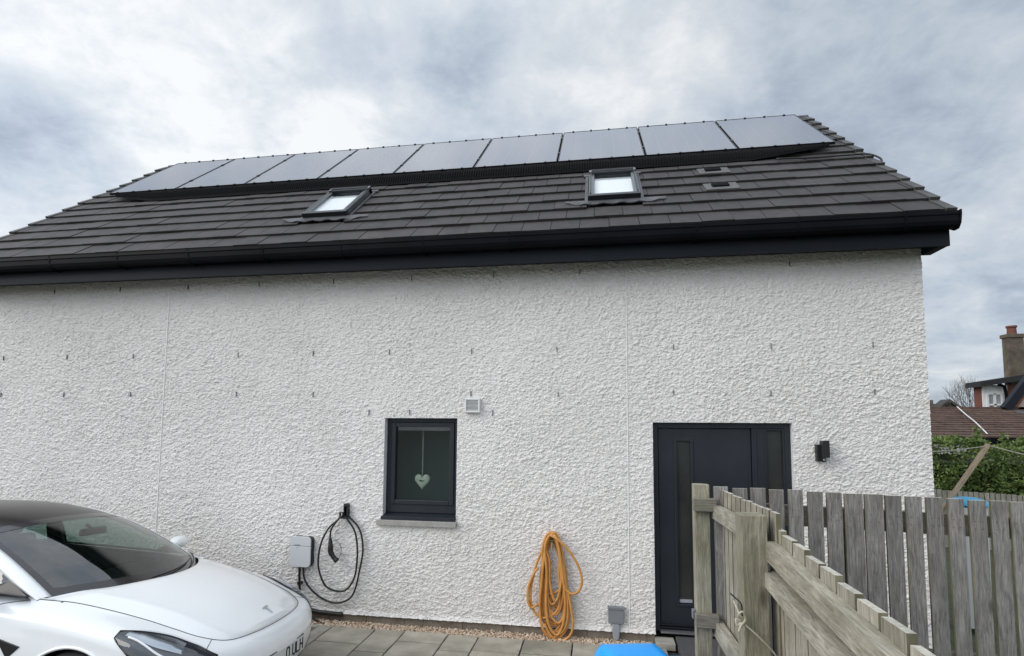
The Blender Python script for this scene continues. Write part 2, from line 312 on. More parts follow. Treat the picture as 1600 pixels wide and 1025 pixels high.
# ------------------------------------------------------------------ the white house
WX0,WX1,WTOP=-7.90,3.178,3.86
house=empty('house',(-2.4,0,-.09),label='white roughcast house with dark tiled roof, front door and one small window',cat='house')
house_off=V((-2.4,0,-.09))
def hb(mb,name,mat,parent=None,**k):
    o=mb.build(name,mat,None,**k); p=parent or house; o.parent=p
    o.matrix_parent_inverse=Matrix.Translation(-house_off) if p is house else Matrix.Identity(4)
    if p is not house: o.matrix_parent_inverse=Matrix.Identity(4)
    return o
def sub(mb,name,mat,parent,**k):       # child of a part that itself sits at world coordinates
    o=mb.build(name,mat,parent,**k); return o
OPEN=[(-2.37,-1.53,1.06,2.155),(.567,1.926,-.02,2.12)]
JX=[-5.21,.31]
def linspace_lines(a,b,step,fixed):
    pts=sorted(set([a,b]+[f for f in fixed if a<f<b])); out=[]
    for p,q in zip(pts,pts[1:]):
        n=max(1,int(round((q-p)/step))); out+=[p+(q-p)*i/n for i in range(n)]
    return np.array(out+[b])
xs=linspace_lines(WX0,WX1,.0085,[-2.37,-1.53,.567,1.926,-5.216,-5.204,.304,.316]); zs=linspace_lines(-.012,WTOP,.0062,[1.06,2.155,2.12])
X,Z=np.meshgrid(xs,zs,indexing='ij'); H=roughcast(X,Z)
for jx in JX: H*=np.clip(np.abs(X-jx)/.0075-.35,0,1)*.999+.001
H[:, -1]*=.3; 
Y=.004-H-.0015*(Z<.02)
# bell-cast drip at the foot of the render
Y-=.018*np.clip(1-(Z+.012)/.06,0,1)**2
nx,nz=X.shape; verts=np.stack([X,Y,Z],-1).reshape(-1,3)
cx=(xs[:-1]+xs[1:])/2; cz=(zs[:-1]+zs[1:])/2; keep=np.ones((nx-1,nz-1),bool)
for a,b,c,d in OPEN: keep&=~(((cx>a)&(cx<b))[:,None]&((cz>c)&(cz<d))[None,:])
ii,jj=np.nonzero(keep); a=ii*nz+jj; faces=np.stack([a,a+nz,a+nz+1,a+1],-1)
def npmesh(name,verts,faces,mat,extra=None):
    vs=verts; fs=[faces]
    if extra is not None:
        ev,ef=extra; fs.append(np.array(ef)+len(vs)); vs=np.concatenate([vs,np.array(ev)])
    fc=np.concatenate(fs); me=bpy.data.meshes.new(name); me.vertices.add(len(vs)); me.vertices.foreach_set('co',vs.astype(np.float32).ravel())
    me.loops.add(fc.size); me.loops.foreach_set('vertex_index',fc.astype(np.int32).ravel()); me.polygons.add(len(fc))
    me.polygons.foreach_set('loop_start',np.arange(0,fc.size,4,dtype=np.int32)); me.polygons.foreach_set('loop_total',np.full(len(fc),4,np.int32))
    me.update(calc_edges=True); me.validate(); me.materials.append(mat); me.polygons.foreach_set('use_smooth',[True]*len(me.polygons))
    o=bpy.data.objects.new(name,me); COL.objects.link(o); return o
YB=5.8; RT=7.05
ev=[(WX1,0,-.01),(WX1,YB,-.01),(WX1,YB,3.86),(WX1,0,3.86),(WX0,0,-.01),(WX0,YB,-.01),(WX0,YB,3.86),(WX0,0,3.86),
    (WX1,2.88,6.82),(WX1,2.88,6.82),(WX0,2.88,6.82),(WX0,2.88,6.82)]
ef=[(0,1,2,3),(4,7,6,5),(1,5,6,2),(3,2,8,9),(7,10,11,6)]
w=npmesh('wall',verts,faces,M['render'],(ev,ef)); w.parent=house; w.matrix_parent_inverse=Matrix.Translation(-house_off)
for (a,b,c,d) in OPEN:     # smooth plastered reveals
    mb=MB(); y0,y1=-.004,.16
    mb.box(a-.02,a,y0,y1,c,d); mb.box(b,b+.02,y0,y1,c,d); mb.box(a-.02,b+.02,y0,y1,d,d+.02)
    if c>.5: mb.box(a-.02,b+.02,.0,y1,c-.02,c)
    hb(mb,'reveal',M['reveal'])
for jx in JX:
    hb(MB().box(jx-.004,jx+.004,-.0115,.004,0,3.85),'render_bead',M['bead'])
# weep slots
slots=[(-6.87,3.75)]+[(-5.908+.9545*i,3.75) for i in range(7)]+[(1.953,3.75)]
slots+=[(-7.571+.955*i,2.905) for i in range(3)]+[(-4.232,2.9),(-3.269,2.9),(-2.335,2.905),(-1.378,2.9),(-.432,2.905),(.789,2.91),(1.749,2.9),(2.699,2.9)]
slots+=[(-7.565,2.43),(-6.621,2.425),(-5.666,2.43),(-4.233,2.43),(-3.251,2.426),(-2.562,2.213),(-2.083,2.221),(-1.379,2.425),(-1.132,2.209),(-.418,2.417),(.781,2.434),(1.734,2.417),(2.696,2.433)]
for x,z in slots:
    o=MB().box(-.0028,.0028,-.002,.012,-.029,.029).build('weep_vent',M['slot'],house); o.location=V((x,-.0155,z))-house_off
# plinth course
mb=MB(); x=WX0
while x<WX1:
    l=random.choice([.44,.44,.21,.30]); x2=min(x+l,WX1)
    if not(x2>.55 and x<1.93): mb.box(x+.004,x2-.004,.008+random.uniform(-.003,.003),.12,-.20,-.008)
    x=x2
mb.box(WX0,.56,.016,.11,-.2,-.006)
hb(mb,'plinth',M['plinth'])
# eaves
pit=rad(41.06); E=V((0,-.38,4.08)); sd=V((0,math.cos(pit),math.sin(pit))); nn=V((0,-math.sin(pit),math.cos(pit)))
def rp(x,s,h=0): return E+V((x,0,0))+sd*s+nn*h
hb(MB().box(WX0-.12,3.262,-.305,-.28,3.778,4.02),'fascia',M['fascia'],bevel=.002)
mb=MB().box(WX0-.1,3.25,-.28,.02,3.862,3.872); mb.box(WX0-.1,3.24,-.28,-.255,3.79,3.86)
hb(mb,'soffit',M['soffit'])
# boxed gable end of the eaves and bargeboard along the verge
for xa,xb in ((3.182,3.262),(WX0-.12,WX0-.04)):
    mb=MB(); mb.prism([(-.282,3.784),(.0,3.784),(.25,4.02),(2.86,6.35),(2.86,6.62),(-.282,3.95)],lambda u,v,h:V((h,u,v)),xa,xb)
    hb(mb,'bargeboard',M['fascia'])
# gutter: squareline profile extruded, union clips, end cap
prof=[(-.31,4.055),(-.31,3.945),(-.325,3.925),(-.345,3.915),(-.40,3.915),(-.425,3.935),(-.436,3.97),(-.44,4.02),(-.447,4.03),(-.447,4.062),(-.432,4.062),(-.43,4.04),(-.42,4.03),(-.41,3.95),(-.33,3.94),(-.325,4.055)]
mb=MB(); mb.prism(prof,lambda u,v,h:V((h,u,v)),WX0-.13,3.275)
g=hb(mb,'gutter',M['gutter'])
gx=V((0,0,0))
mb=MB(); mb.prism([(-.31,4.055),(-.31,3.925),(-.345,3.905),(-.405,3.905),(-.44,3.95),(-.455,4.03),(-.455,4.068)],lambda u,v,h:V((h,u,v)),3.27,3.285); sub(mb,'end_cap',M['gutter'],g)
x=-7.4
while x<3.2:
    mb=MB(); mb.prism([(-.305,4.0),(-.305,3.90),(-.345,3.903),(-.405,3.907),(-.434,3.95),(-.446,4.02),(-.451,4.069),(-.44,4.069),(-.43,3.97),(-.40,3.93),(-.33,3.93)],lambda u,v,h:V((h,u,v)),x-.009,x+.009)
    sub(mb,'bracket',M['gutter'],g); x+=.93
# roof tiles
SKY=[(-3.585,-2.975,.745,1.72),(-.105,.505,.76,1.76)]
roofmb=MB(); roofmb.quad(rp(WX0-.05,-.03,-.004),rp(3.2,-.03,-.004),rp(3.2,4.33,-.004),rp(WX0-.05,4.33,-.004))
roofmb.quad((WX0-.05,2.885,6.92),(3.2,2.885,6.92),(3.2,6.2,4.03),(WX0-.05,6.2,4.03))
G=.3085; NC=14
for i in range(NC):
    s0=i*G-.02; s1=min(s0+G+.05,4.33); x=-7.97+(.15 if i%2 else 0)
    if i%2: cells=[(-7.97,-7.82)]
    else: cells=[]
    while x<3.19: cells.append((x,min(x+.3,3.19))); x+=.3
    for xa,xb in cells:
        if xb-xa<.04: continue
        j=random.uniform(-.003,.004); j2=random.uniform(-.002,.002); ds=random.uniform(-.002,.002)
        segs=[(xa+.0032,xb-.0032)]
        for (sx0,sx1,sy0,sy1) in SKY:
            if s0+.25>sy0 and s0<sy1-.06:
                ns=[]
                for p,q in segs:
                    if q<=sx0 or p>=sx1: ns.append((p,q))
                    else:
                        if p<sx0-.0: ns.append((p,sx0))
                        if q>sx1+.0: ns.append((sx1,q))
                segs=ns
        for p,q in segs:
            h0=.008+j; 
            roofmb.hexa([rp(p,s0+ds,h0),rp(q,s0+ds,h0+j2),rp(q,s1,-.001),rp(p,s1,-.001),rp(p,s0+ds,h0+.024),rp(q,s0+ds,h0+.024+j2),rp(q,s1,.004+j),rp(p,s1,.004+j)])
roof=hb(roofmb,'roof',M['tile'],bevel=0)
# verge caps: one stepped clip per course on each gable, ridge caps
for side,(xa,xb) in (('r',(3.175,3.268)),('l',(-8.02,-7.935))):
    mb=MB()
    for i in range(NC):
        s0=i*G-.035; s1=s0+G+.02; j=random.uniform(-.003,.003)
        mb.hexa([rp(xa,s0,-.05),rp(xb,s0,-.05),rp(xb,s1,-.06),rp(xa,s1,-.06),rp(xa,s0,.047+j),rp(xb,s0,.044+j),rp(xb,s1,.014+j),rp(xa,s1,.017+j)])
    sub(mb,'verge_cap',M['verge'],roof,bevel=.004)
mb=MB(); x=-7.98
while x<3.25:
    x2=min(x+.42,3.28); c=rp(0,4.33,-.03)
    pts=[]
    for k in range(7):
        a=rad(200-k*220/6); pts.append((c.y+.03+.115*math.cos(a),c.z-.045+.115*math.sin(a)))
    mb.prism(pts,lambda u,v,h:V((h,u,v)),x,x2-.006); x+=.42
sub(mb,'ridge_tiles',M['tile'],roof,auto=40)
# roof vents (two flat ventilating tiles)
for (x0,x1,s0) in ((1.24,1.60,1.545),(1.22,1.58,.925)):
    mb=MB(); mb.hexa([rp(x0,s0,.02),rp(x1,s0,.02),rp(x1,s0+.26,.006),rp(x0,s0+.26,.006),rp(x0,s0,.040),rp(x1,s0,.040),rp(x1,s0+.28,.022),rp(x0,s0+.28,.022)])
    v=sub(mb,'roof_vent',M['vent_tile'],roof)
    mb=MB(); mb.hexa([rp(x0+.08,s0+.10,.035),rp(x1-.10,s0+.10,.035),rp(x1-.10,s0+.21,.03),rp(x0+.08,s0+.21,.03),rp(x0+.08,s0+.10,.048),rp(x1-.10,s0+.10,.048),rp(x1-.10,s0+.21,.042),rp(x0+.08,s0+.21,.042)])
    for k in range(7):
        xx=x0+.095+k*.026; mb.hexa([rp(xx,s0+.105,.048),rp(xx+.008,s0+.105,.048),rp(xx+.008,s0+.205,.042),rp(xx,s0+.205,.042),rp(xx,s0+.105,.054),rp(xx+.008,s0+.105,.054),rp(xx+.008,s0+.205,.048),rp(xx,s0+.205,.048)])
    o=mb.build('vent_grille',M['mesh'],roof)
# skylights
def rbox(mb,x0,x1,s0,s1,h0,h1):
    return mb.hexa([rp(x0,s0,h0),rp(x1,s0,h0),rp(x1,s1,h0),rp(x0,s1,h0),rp(x0,s0,h1),rp(x1,s0,h1),rp(x1,s1,h1),rp(x0,s1,h1)])
for n_,(sx0,sx1,ss0,ss1) in enumerate(SKY):
    mb=MB(); 
    # side flashing gutters and top
    rbox(mb,sx0-.025,sx0+.01,ss0-.02,ss1+.03,.0,.036); rbox(mb,sx1-.01,sx1+.025,ss0-.02,ss1+.03,.0,.036)
    rbox(mb,sx0-.05,sx1+.05,ss1-.01,ss1+.06,.0,.04)
    # pleated apron below, wavy lower edge
    k=26; top=[]; bot=[]
    for i in range(k+1):
        x=sx0-.24+(sx1-sx0+.50)*i/k; e=min(i,k-i)/k
        top.append((x,ss0+.02)); bot.append((x,ss0-.090*min(1,e*6+.25)+.006*math.sin(i*1.35)+.004*math.sin(i*2.7)))
    vs=[]; 
    for i in range(k+1):
        wv=.006*math.sin(i*1.35+1)
        vs+=[rp(top[i][0],top[i][1],.045),rp(bot[i][0],bot[i][1],.040+wv),rp(bot[i][0],bot[i][1],.028+wv)]
    fs=[]
    for i in range(k):
        a=i*3; fs+=[(a,a+1,a+4,a+3),(a+1,a+2,a+5,a+4)]
    mb.add(vs,fs)
    skl=mb.build('skylight',M['lead'],None); skl.parent=house; skl.matrix_parent_inverse=Matrix.Translation(-house_off); skl['label']=['tilted roof window nearer the middle of the roof, left of the other','roof window on the right half of the roof, above the door'][n_]
    f0=sx0+.02; f1=sx1-.02; a0=ss0+.02; a1=ss1-.02
    mb=MB(); rbox(mb,f0,f0+.065,a0,a1,.03,.095); rbox(mb,f1-.065,f1,a0,a1,.03,.095); rbox(mb,f0,f1,a1-.10,a1,.03,.118)
    mb.build('frame',M['alu'],skl,bevel=.004)
    mb=MB(); rbox(mb,f0-.006,f1+.006,a0-.012,a0+.06,.028,.100); mb.build('bottom_rail',M['darkalu'],skl,bevel=.006)
    mb=MB(); rbox(mb,f0+.012,f0+.028,a0+.07,a1-.11,.105,.109); rbox(mb,f1-.028,f1-.012,a0+.07,a1-.11,.105,.109)
    for q in range(5): rbox(mb,f0+.03,f1-.03,a1-.085+q*.015,a1-.078+q*.015,.118,.126)
    rbox(mb,f0+.06,f1-.06,a1-.125,a1-.10,.08,.112); mb.build('trim',M['darkalu'],skl)
    mb=MB(); mb.quad(rp(f0+.07,a0+.055,.078),rp(f1-.07,a0+.055,.078),rp(f1-.07,a1-.10,.078),rp(f0+.07,a1-.10,.078)); mb.build('pane',M['skyglass'],skl)
    mb=MB(); rbox(mb,f0+.06,f1-.06,a0+.05,a1-.24,.045,.050); mb.build('blind',M['blind'],skl)
    mb=MB(); rbox(mb,f0+.05,f1-.05,a0+.03,a1-.02,.024,.030); mb.build('lining',M['room'],skl)
# window
win=empty('window',(0,0,0)); win.parent=house; win.matrix_parent_inverse=Matrix.Translation(-house_off)
def frame(x0,x1,z0,z1,wl,wr,wb,wt,y0,y1):
    mb=MB(); mb.box(x0,x0+wl,y0,y1,z0,z1); mb.box(x1-wr,x1,y0,y1,z0,z1); mb.box(x0+wl,x1-wr,y0,y1,z0,z0+wb); mb.box(x0+wl,x1-wr,y0,y1,z1-wt,z1); return mb
frame(-2.368,-1.532,1.10,2.153,.050,.045,.10,.045,.075,.14).build('frame',M['anthra'],win,bevel=.004)
frame(-2.315,-1.58,1.19,2.105,.052,.05,.05,.05,.060,.13).build('sash',M['anthra'],win,bevel=.007)
MB().quad((-2.265,.10,1.238),(-1.628,.10,1.238),(-1.628,.10,2.057),(-2.265,.10,2.057)).build('pane',M['pane'],win)
mb=MB(); mb.hexa([V(p) for p in [(-2.385,-.02,1.048),(-1.532,-.02,1.048),(-1.532,.10,1.062),(-2.385,.10,1.062),(-2.385,-.02,1.068),(-1.532,-.02,1.068),(-1.532,.10,1.10),(-2.385,.10,1.10)]])
mb.box(-2.385,-1.532,-.024,-.012,1.02,1.068); mb.build('window_board',M['anthra'],win,bevel=.003)
MB().box(-2.425,-1.515,-.055,.04,.972,1.030).build('sill',M['sill'],win,bevel=.005)
mb=MB(); mb.box(-2.75,-1.2,.9,.92,.6,2.5); mb.box(-2.75,-2.73,.16,.9,.6,2.5); mb.box(-1.22,-1.2,.16,.9,.6,2.5); mb.box(-2.75,-1.2,.16,.92,2.3,2.32); mb.box(-2.75,-1.2,.16,.92,.95,.97)
hb(mb,'room_interior',M['room'])
# hanging heart behind the pane (thing of its own)
hp=[]
for k in range(48):
    t=2*math.pi*k/48; hp.append((16*math.sin(t)**3/32*.185,(13*math.cos(t)-5*math.cos(2*t)-2*math.cos(3*t)-math.cos(4*t))/32*.205))
ht=empty('heart_ornament',(-1.985,.20,1.44),label='pale heart ornament hanging on a ribbon inside the small window',cat='ornament')
bm=MB(); n=len(hp)
vs=[];fs=[]
for lay,(sc_,yy) in enumerate([(.55,-.016),(.85,-.012),(1,0),(.85,.012)]): vs+=[(x*sc_,yy,z*sc_) for x,z in hp]
vs.append((0,-.018,.0)); vs.append((0,.014,0))
for l in range(3):
    for i in range(n): fs.append((l*n+i,l*n+(i+1)%n,(l+1)*n+(i+1)%n,(l+1)*n+i))
for i in range(n): fs.append((4*n,(i+1)%n,i)); fs.append((4*n+1,3*n+i,3*n+(i+1)%n))
bm.add(vs,fs).build('heart_body',M['heart'],ht,smooth=True)
mb=MB(); mb.box(-.028,-.005,-.021,-.017,-.002,.012); mb.prism([(-.034,.014),(-.02,.002),(.002,-.006),(.022,.006),(.03,.012),(.006,.004),(-.012,.012)],lambda u,v,h:V((u,h,v)),-.024,-.018); mb.build('dark_motif',M['black_pl'],ht)
MB().box(-.007,.007,-.003,.001,.05,.60).build('ribbon',pmat('ribbon',(.25,.27,.25),(.35,.37,.33),rough=.9),ht)
# front door set
dr=empty('front_door',(0,0,0)); dr.parent=house; dr.matrix_parent_inverse=Matrix.Translation(-house_off)
frame(.567,1.926,-.0,2.118,.055,.055,.02,.055,.05,.13).build('frame',M['anthra'],dr,bevel=.004)
mb=MB(); mb.box(1.555,1.675,.055,.13,.02,2.063); mb.box(1.575,1.60,.048,.055,.02,2.063); mb.build('mullion',M['anthra'],dr,bevel=.004)
mb=MB(); mb.box(.63,.81,.075,.12,.045,2.055); mb.box(.955,1.548,.075,.12,.045,2.055); mb.box(.81,.955,.075,.12,1.925,2.055); mb.box(.81,.955,.075,.12,.045,.275)
leaf=mb.build('door_leaf',M['anthra'],dr)
frame(.785,.982,.245,1.955,.03,.03,.03,.03,.064,.085).build('glazing_bead',M['anthra'],dr,bevel=.005)
MB().box(.81,.955,.090,.096,.275,1.925).build('door_glass',M['frost'],dr)
MB().box(.82,.945,.078,.089,.285,.315).build('glass_strip',M['lgrey_pl'],dr)
frame(1.675,1.872,.08,2.063,.02,.02,.05,.02,.058,.12).build('side_frame',M['anthra'],dr,bevel=.003)
MB().box(1.695,1.852,.088,.094,.13,2.043).build('side_glass',M['frost'],dr)
mb=MB(); mb.box(.625,1.55,.045,.075,.062,.075); mb.box(.625,1.55,.052,.075,.03,.045); mb.build('weather_bar',M['darkalu'],dr)
MB().box(.62,1.87,.0,.06,-.004,.012).build('threshold',M['steel'],dr)
mb=MB(); mb.tube([(1.46,.075,1.05),(1.46,.02,1.05),(1.34,.02,1.05)],.009,10); mb.box(1.445,1.475,.066,.076,.93,1.15); mb.build('door_handle',M['steel'],dr)
# wall vent
vt=hb(frame(-1.437,-1.268,2.217,2.372,.018,.018,.018,.018,-.055,.0),'wall_vent',M['white_pl'],bevel=.004)
mb=MB()
for k in range(9):
    z=2.236+k*.0138; mb.hexa([V(p) for p in [(-1.42,-.048,z),(-1.285,-.048,z),(-1.285,-.012,z+.012),(-1.42,-.012,z+.012),(-1.42,-.048,z+.004),(-1.285,-.048,z+.004),(-1.285,-.012,z+.016),(-1.42,-.012,z+.016)]])
mb.box(-1.42,-1.285,-.012,-.004,2.235,2.356); mb.build('louvre',M['white_pl'],vt)
# ------------------------------------------------------------------ solar panels
def cellmat():
    m,nt,b,o=newmat('solar_cells'); L=nt.links; tc=N(nt,'ShaderNodeTexCoord'); sp=N(nt,'ShaderNodeSeparateXYZ'); L.new(tc.outputs['Object'],sp.inputs[0])
    def line(sock,period,width):
        a=N(nt,'ShaderNodeMath',operation='PINGPONG'); a.inputs[1].default_value=period/2; L.new(sock,a.inputs[0])
        c=N(nt,'ShaderNodeMath',operation='LESS_THAN'); c.inputs[1].default_value=width; L.new(a.outputs[0],c.inputs[0]); return c.outputs[0]
    a=line(sp.outputs[0],.182,.0022); c=line(sp.outputs[1],.091,.001); mx=N(nt,'ShaderNodeMath',operation='MAXIMUM'); L.new(a,mx.inputs[0]); L.new(c,mx.inputs[1])
    x=N(nt,'ShaderNodeMix',data_type='RGBA'); x.inputs[6].default_value=(.008,.014,.045,1); x.inputs[7].default_value=(.10,.10,.12,1); L.new(mx.outputs[0],x.inputs[0]); L.new(x.outputs[2],b.inputs['Base Color'])
    b.inputs['Roughness'].default_value=.5; b.inputs['IOR'].default_value=1.5
    b.inputs['Coat Weight'].default_value=1; b.inputs['Coat IOR'].default_value=2.4
    no=N(nt,'ShaderNodeTexNoise'); no.inputs['Scale'].default_value=2.2; no.inputs['Detail'].default_value=5; L.new(tc.outputs['Object'],no.inputs['Vector'])
    mr=N(nt,'ShaderNodeMapRange'); mr.inputs[3].default_value=.02; mr.inputs[4].default_value=.10; b.inputs['Coat Tint'].default_value=(.93,.96,1,1); L.new(no.outputs[0],mr.inputs[0]); L.new(mr.outputs[0],b.inputs['Coat Roughness'])
    return m
M['cells']=cellmat()
ORD=['leftmost','second from the left','third from the left','fourth from the left','middle','fourth from the right','third from the right','second from the right','rightmost']
rotM=Matrix((( 1,0,0),(0,sd.y,nn.y),(0,sd.z,nn.z))).to_quaternion()
pm=None
PW,PL=1.142,1.735
for i in range(9):
    loc=rp(-6.91+1.1625*i,2.235+PL/2,.125)
    lab='%s black solar panel in the row along the roof ridge'%ORD[i]
    o=empty('solar_panel',loc,label=lab,cat='solar panel',group='solar panels in a row along the roof ridge'); o.rotation_mode='QUATERNION'; o.rotation_quaternion=rotM
    if pm is None:
        hw,hl=PW/2,PL/2; mb=MB()
        mb.box(-hw,-hw+.011,-hl,hl,-.03,.004); mb.box(hw-.011,hw,-hl,hl,-.03,.004); mb.box(-hw+.011,hw-.011,-hl,-hl+.011,-.03,.004); mb.box(-hw+.011,hw-.011,hl-.011,hl,-.03,.004); mb.box(-hw+.011,hw-.011,-hl+.011,hl-.011,-.03,-.006)
        fr=mb.build('panel_frame',M['frameblk'],o); mb=MB(); mb.box(-hw+.011,hw-.011,-hl+.011,hl-.011,-.005,.0005); gl=mb.build('glass_face',M['cells'],o)
        pm=[fr,gl]
        for xx in (-.42,-.14,.14,.42):
            for yy in (-hl-.004,hl+.004): pm.append(MB().box(xx-.014,xx+.014,yy-.014,yy+.014,-.02,.013).build('clip',M['frameblk'],o))
        for yy in (-.45,.45): pm.append(MB().box(hw-.005,hw+.025,yy-.03,yy+.03,-.01,.012).build('clip',M['frameblk'],o))
    else:
        for c in pm:
            d=c.copy(); COL.objects.link(d); d.parent=o
# corrugated guard under the lower edge of the panels
mb=MB(); x=-7.35; pts=[]
while x<2.85:
    for dx,dh in ((0,0),(.008,0.004),(.014,.012),(.022,.012),(.028,.004)): pts.append((x+dx,dh))
    x+=.034
vs=[]
for x,dh in pts:
    tp_=max(0,min(1,.35+(x+7.35)/1.1,.30+(2.85-x)/1.3))
    vs+=[rp(x,2.245,.115),rp(x,2.245-.10*tp_-dh*.6,.115-.015*tp_+dh),rp(x,2.245-.185*tp_-dh*.6,.115-.05*tp_+dh),rp(x,2.245-.245*tp_,.115-.081*tp_)]
fs=[]
for i in range(len(pts)-1):
    for k in range(3): fs.append((i*4+k,(i+1)*4+k,(i+1)*4+k+1,i*4+k+1))
mb.add(vs,fs); tag(mb.build('bird_guard',M['mesh'],None),'black corrugated mesh guard closing the gap under the row of solar panels','mesh guard')
tag(MB().tube(spline([rp(2.2,1.93,.05),rp(2.6,1.90,.045),rp(3.0,1.885,.05),rp(3.2,1.84,.06),rp(3.27,1.68,.05),rp(3.275,1.60,.02)],8),.011,8).build('panel_cable',M['cable'],None,smooth=True),'black cable running from the solar panels over the right verge','cable')
# mounting rails under panels
mb=MB()
for s in (2.65,3.55): rbox(mb,-7.47,2.92,s,s+.04,.03,.094)
for k in range(12):
    for s in (2.65,3.55): rbox(mb,-7.3+k*.9,-7.26+k*.9,s-.02,s+.06,.0,.03)
tag(mb.build('mounting_rails',M['frameblk'],None),'dark mounting rails holding up the row of solar panels','rails')
# ------------------------------------------------------------------ wall fittings
def rrect(x0,x1,z0,z1,r,n=6):
    out=[]
    for cx_,cz_,a0 in ((x1-r,z1-r,0),(x0+r,z1-r,90),(x0+r,z0+r,180),(x1-r,z0+r,270)):
        for k in range(n+1): a=rad(a0+90*k/n); out.append((cx_+r*math.cos(a),cz_+r*math.sin(a)))
    return out
def yp(u,v,h): return V((u,h,v))
# EV charger
ev_=empty('ev_charger',(-3.30,-.01,.65),label='white wall mounted car charging box with rounded corners',cat='charger')
MB().prism(rrect(-.125,.130,-.165,.165,.045),yp,-.042,.01).build('back_shell',M['black_pl'],ev_,bevel=.008)
MB().prism(rrect(-.135,.118,.062,.168,.0449)[0:14]+[(-.135,.064),(.118,.064)],yp,-.062,-.043).build('upper_cover',plain('charger_white',(.60,.61,.64),.4),ev_,bevel=.004)
MB().prism([(-.135,.060)]+rrect(-.135,.118,-.168,.06,.0449)[14:]+[(.118,.060)],yp,-.062,-.043).build('lower_cover',bpy.data.materials['charger_white'],ev_,bevel=.004)
mb=MB(); x=-.072
for wd in (.007,.008,.006,.008,.006,.007,.008): mb.box(x,x+wd,-.0635,-.0615,.070,.079); x+=wd+.0025
mb.box(-.0455,-.0425,-.0635,-.0615,.035,.05); mb.build('marking',plain('marking_grey',(.10,.12,.14),.5),ev_)
# charging cable + holster
def wl(P,y,j=0): return [(x,y+(random.uniform(-j,j)),z) for x,z in P]
cA=[(-3.271,.50),(-3.271,.459),(-3.251,.348),(-3.162,.234),(-3.02,.145),(-2.867,.112),(-2.718,.161),(-2.647,.275),(-2.601,.484),(-2.57,.692),(-2.607,.899),(-2.709,1.022),(-2.778,1.047)]
cB=[(-2.85,1.03),(-2.972,.921),(-3.058,.742),(-3.081,.531),(-3.028,.359),(-2.949,.273),(-2.796,.247),(-2.701,.307),(-2.638,.447),(-2.623,.69),(-2.659,.897),(-2.75,1.025),(-2.80,1.055)]
cC=[(-2.82,1.055),(-2.882,.988),(-2.933,.901),(-2.937,.796)]
pts=[(x,-.05-.0*i,z) for i,(x,z) in enumerate(cA)]+[(x,-.075,z) for x,z in cB]+[(x,-.095,z) for x,z in cC]
cbl=empty('charging_cable',(-2.8,-.06,.6),label='black charging cable looped over a hook beside the charger',cat='cable')
def rel(P,o): return [V(p)-o.location for p in P]
# order: charger -> up to hook -> second loop -> connector
path=pts[:13]+[(x,-.075,z) for x,z in cB[::-1]][1:]  # over the hook and down the other loop
MB().tube([V(p)-cbl.location for p in spline(path,8)],.0105,8).build('cord',M['cable'],cbl,smooth=True)
MB().tube([V(p)-cbl.location for p in spline([(-2.80,-.09,1.05)]+[(x,-.095,z) for x,z in cC],8)],.0105,8).build('cord',M['cable'],cbl,smooth=True)
MB().tube([V(p)-cbl.location for p in spline([(-2.937,-.095,.82),(-2.93,-.095,.74),(-2.925,-.095,.67),(-2.885,-.095,.61),(-2.845,-.095,.575)],6)],[.018]*3+[.024]*3+[.030]*9+[.026]*6+[.030]*4,12).build('plug_connector',M['black_pl'],cbl,smooth=True)
MB().tube([V(p)-cbl.location for p in spline([(-2.92,-.10,.79),(-2.845,-.10,.785),(-2.80,-.10,.71),(-2.82,-.10,.62),(-2.85,-.10,.59)],6)],.0025,6).build('tether',M['cable'],cbl,smooth=True)
hk=empty('cable_hook',(-2.80,0,1.12),label='black cable hook fixed on the wall above the looped charging cable',cat='hook')
mb=MB(); mb.prism(rrect(-.012,.040,-.075,.075,.012),yp,-.02,.0); mb.box(-.010,-.0,-.06,-.02,-.06,.05); mb.box(.028,.038,-.06,-.02,-.06,.05); mb.box(-.010,.038,-.06,-.02,.045,.075); mb.box(-.055,.055,-.09,-.0,-.085,-.070)
mb.box(-.055,-.047,-.07,-.03,-.085,-.02); mb.box(-.02,-.012,-.07,-.03,-.085,-.02); mb.box(-.055,-.012,-.07,-.03,-.026,-.018)
mb.build('hook_body',M['black_pl'],hk,bevel=.003)
tag(MB().tube(spline([(-3.325,-.04,.52),(-3.323,-.04,.454),(-3.316,-.04,.293),(-3.296,-.045,.168),(-3.229,-.06,.033),(-3.133,-.08,-.045),(-3.056,-.09,-.085),(-3.0,-.09,-.11)],8),.014,8).build('supply_cable',M['cable'],None,smooth=True),'thick black supply cable dropping from the charger into the gravel','cable')
mb=MB()
for z in (.30,): mb.box(-3.335,-3.295,-.06,.0,z-.015,z+.015)
tag(mb.build('cable_clip',M['black_pl'],None),'small black clip holding the supply cable below the charger','clip')
tag(MB().tube(spline([(-3.2,-.035,.02),(-3.1,-.035,.0),(-2.95,-.03,-.01),(-2.8,-.02,-.02)],6),.025,8).build('conduit',M['cable'],None,smooth=True),'black conduit lying along the foot of the wall by the charger cable','conduit')
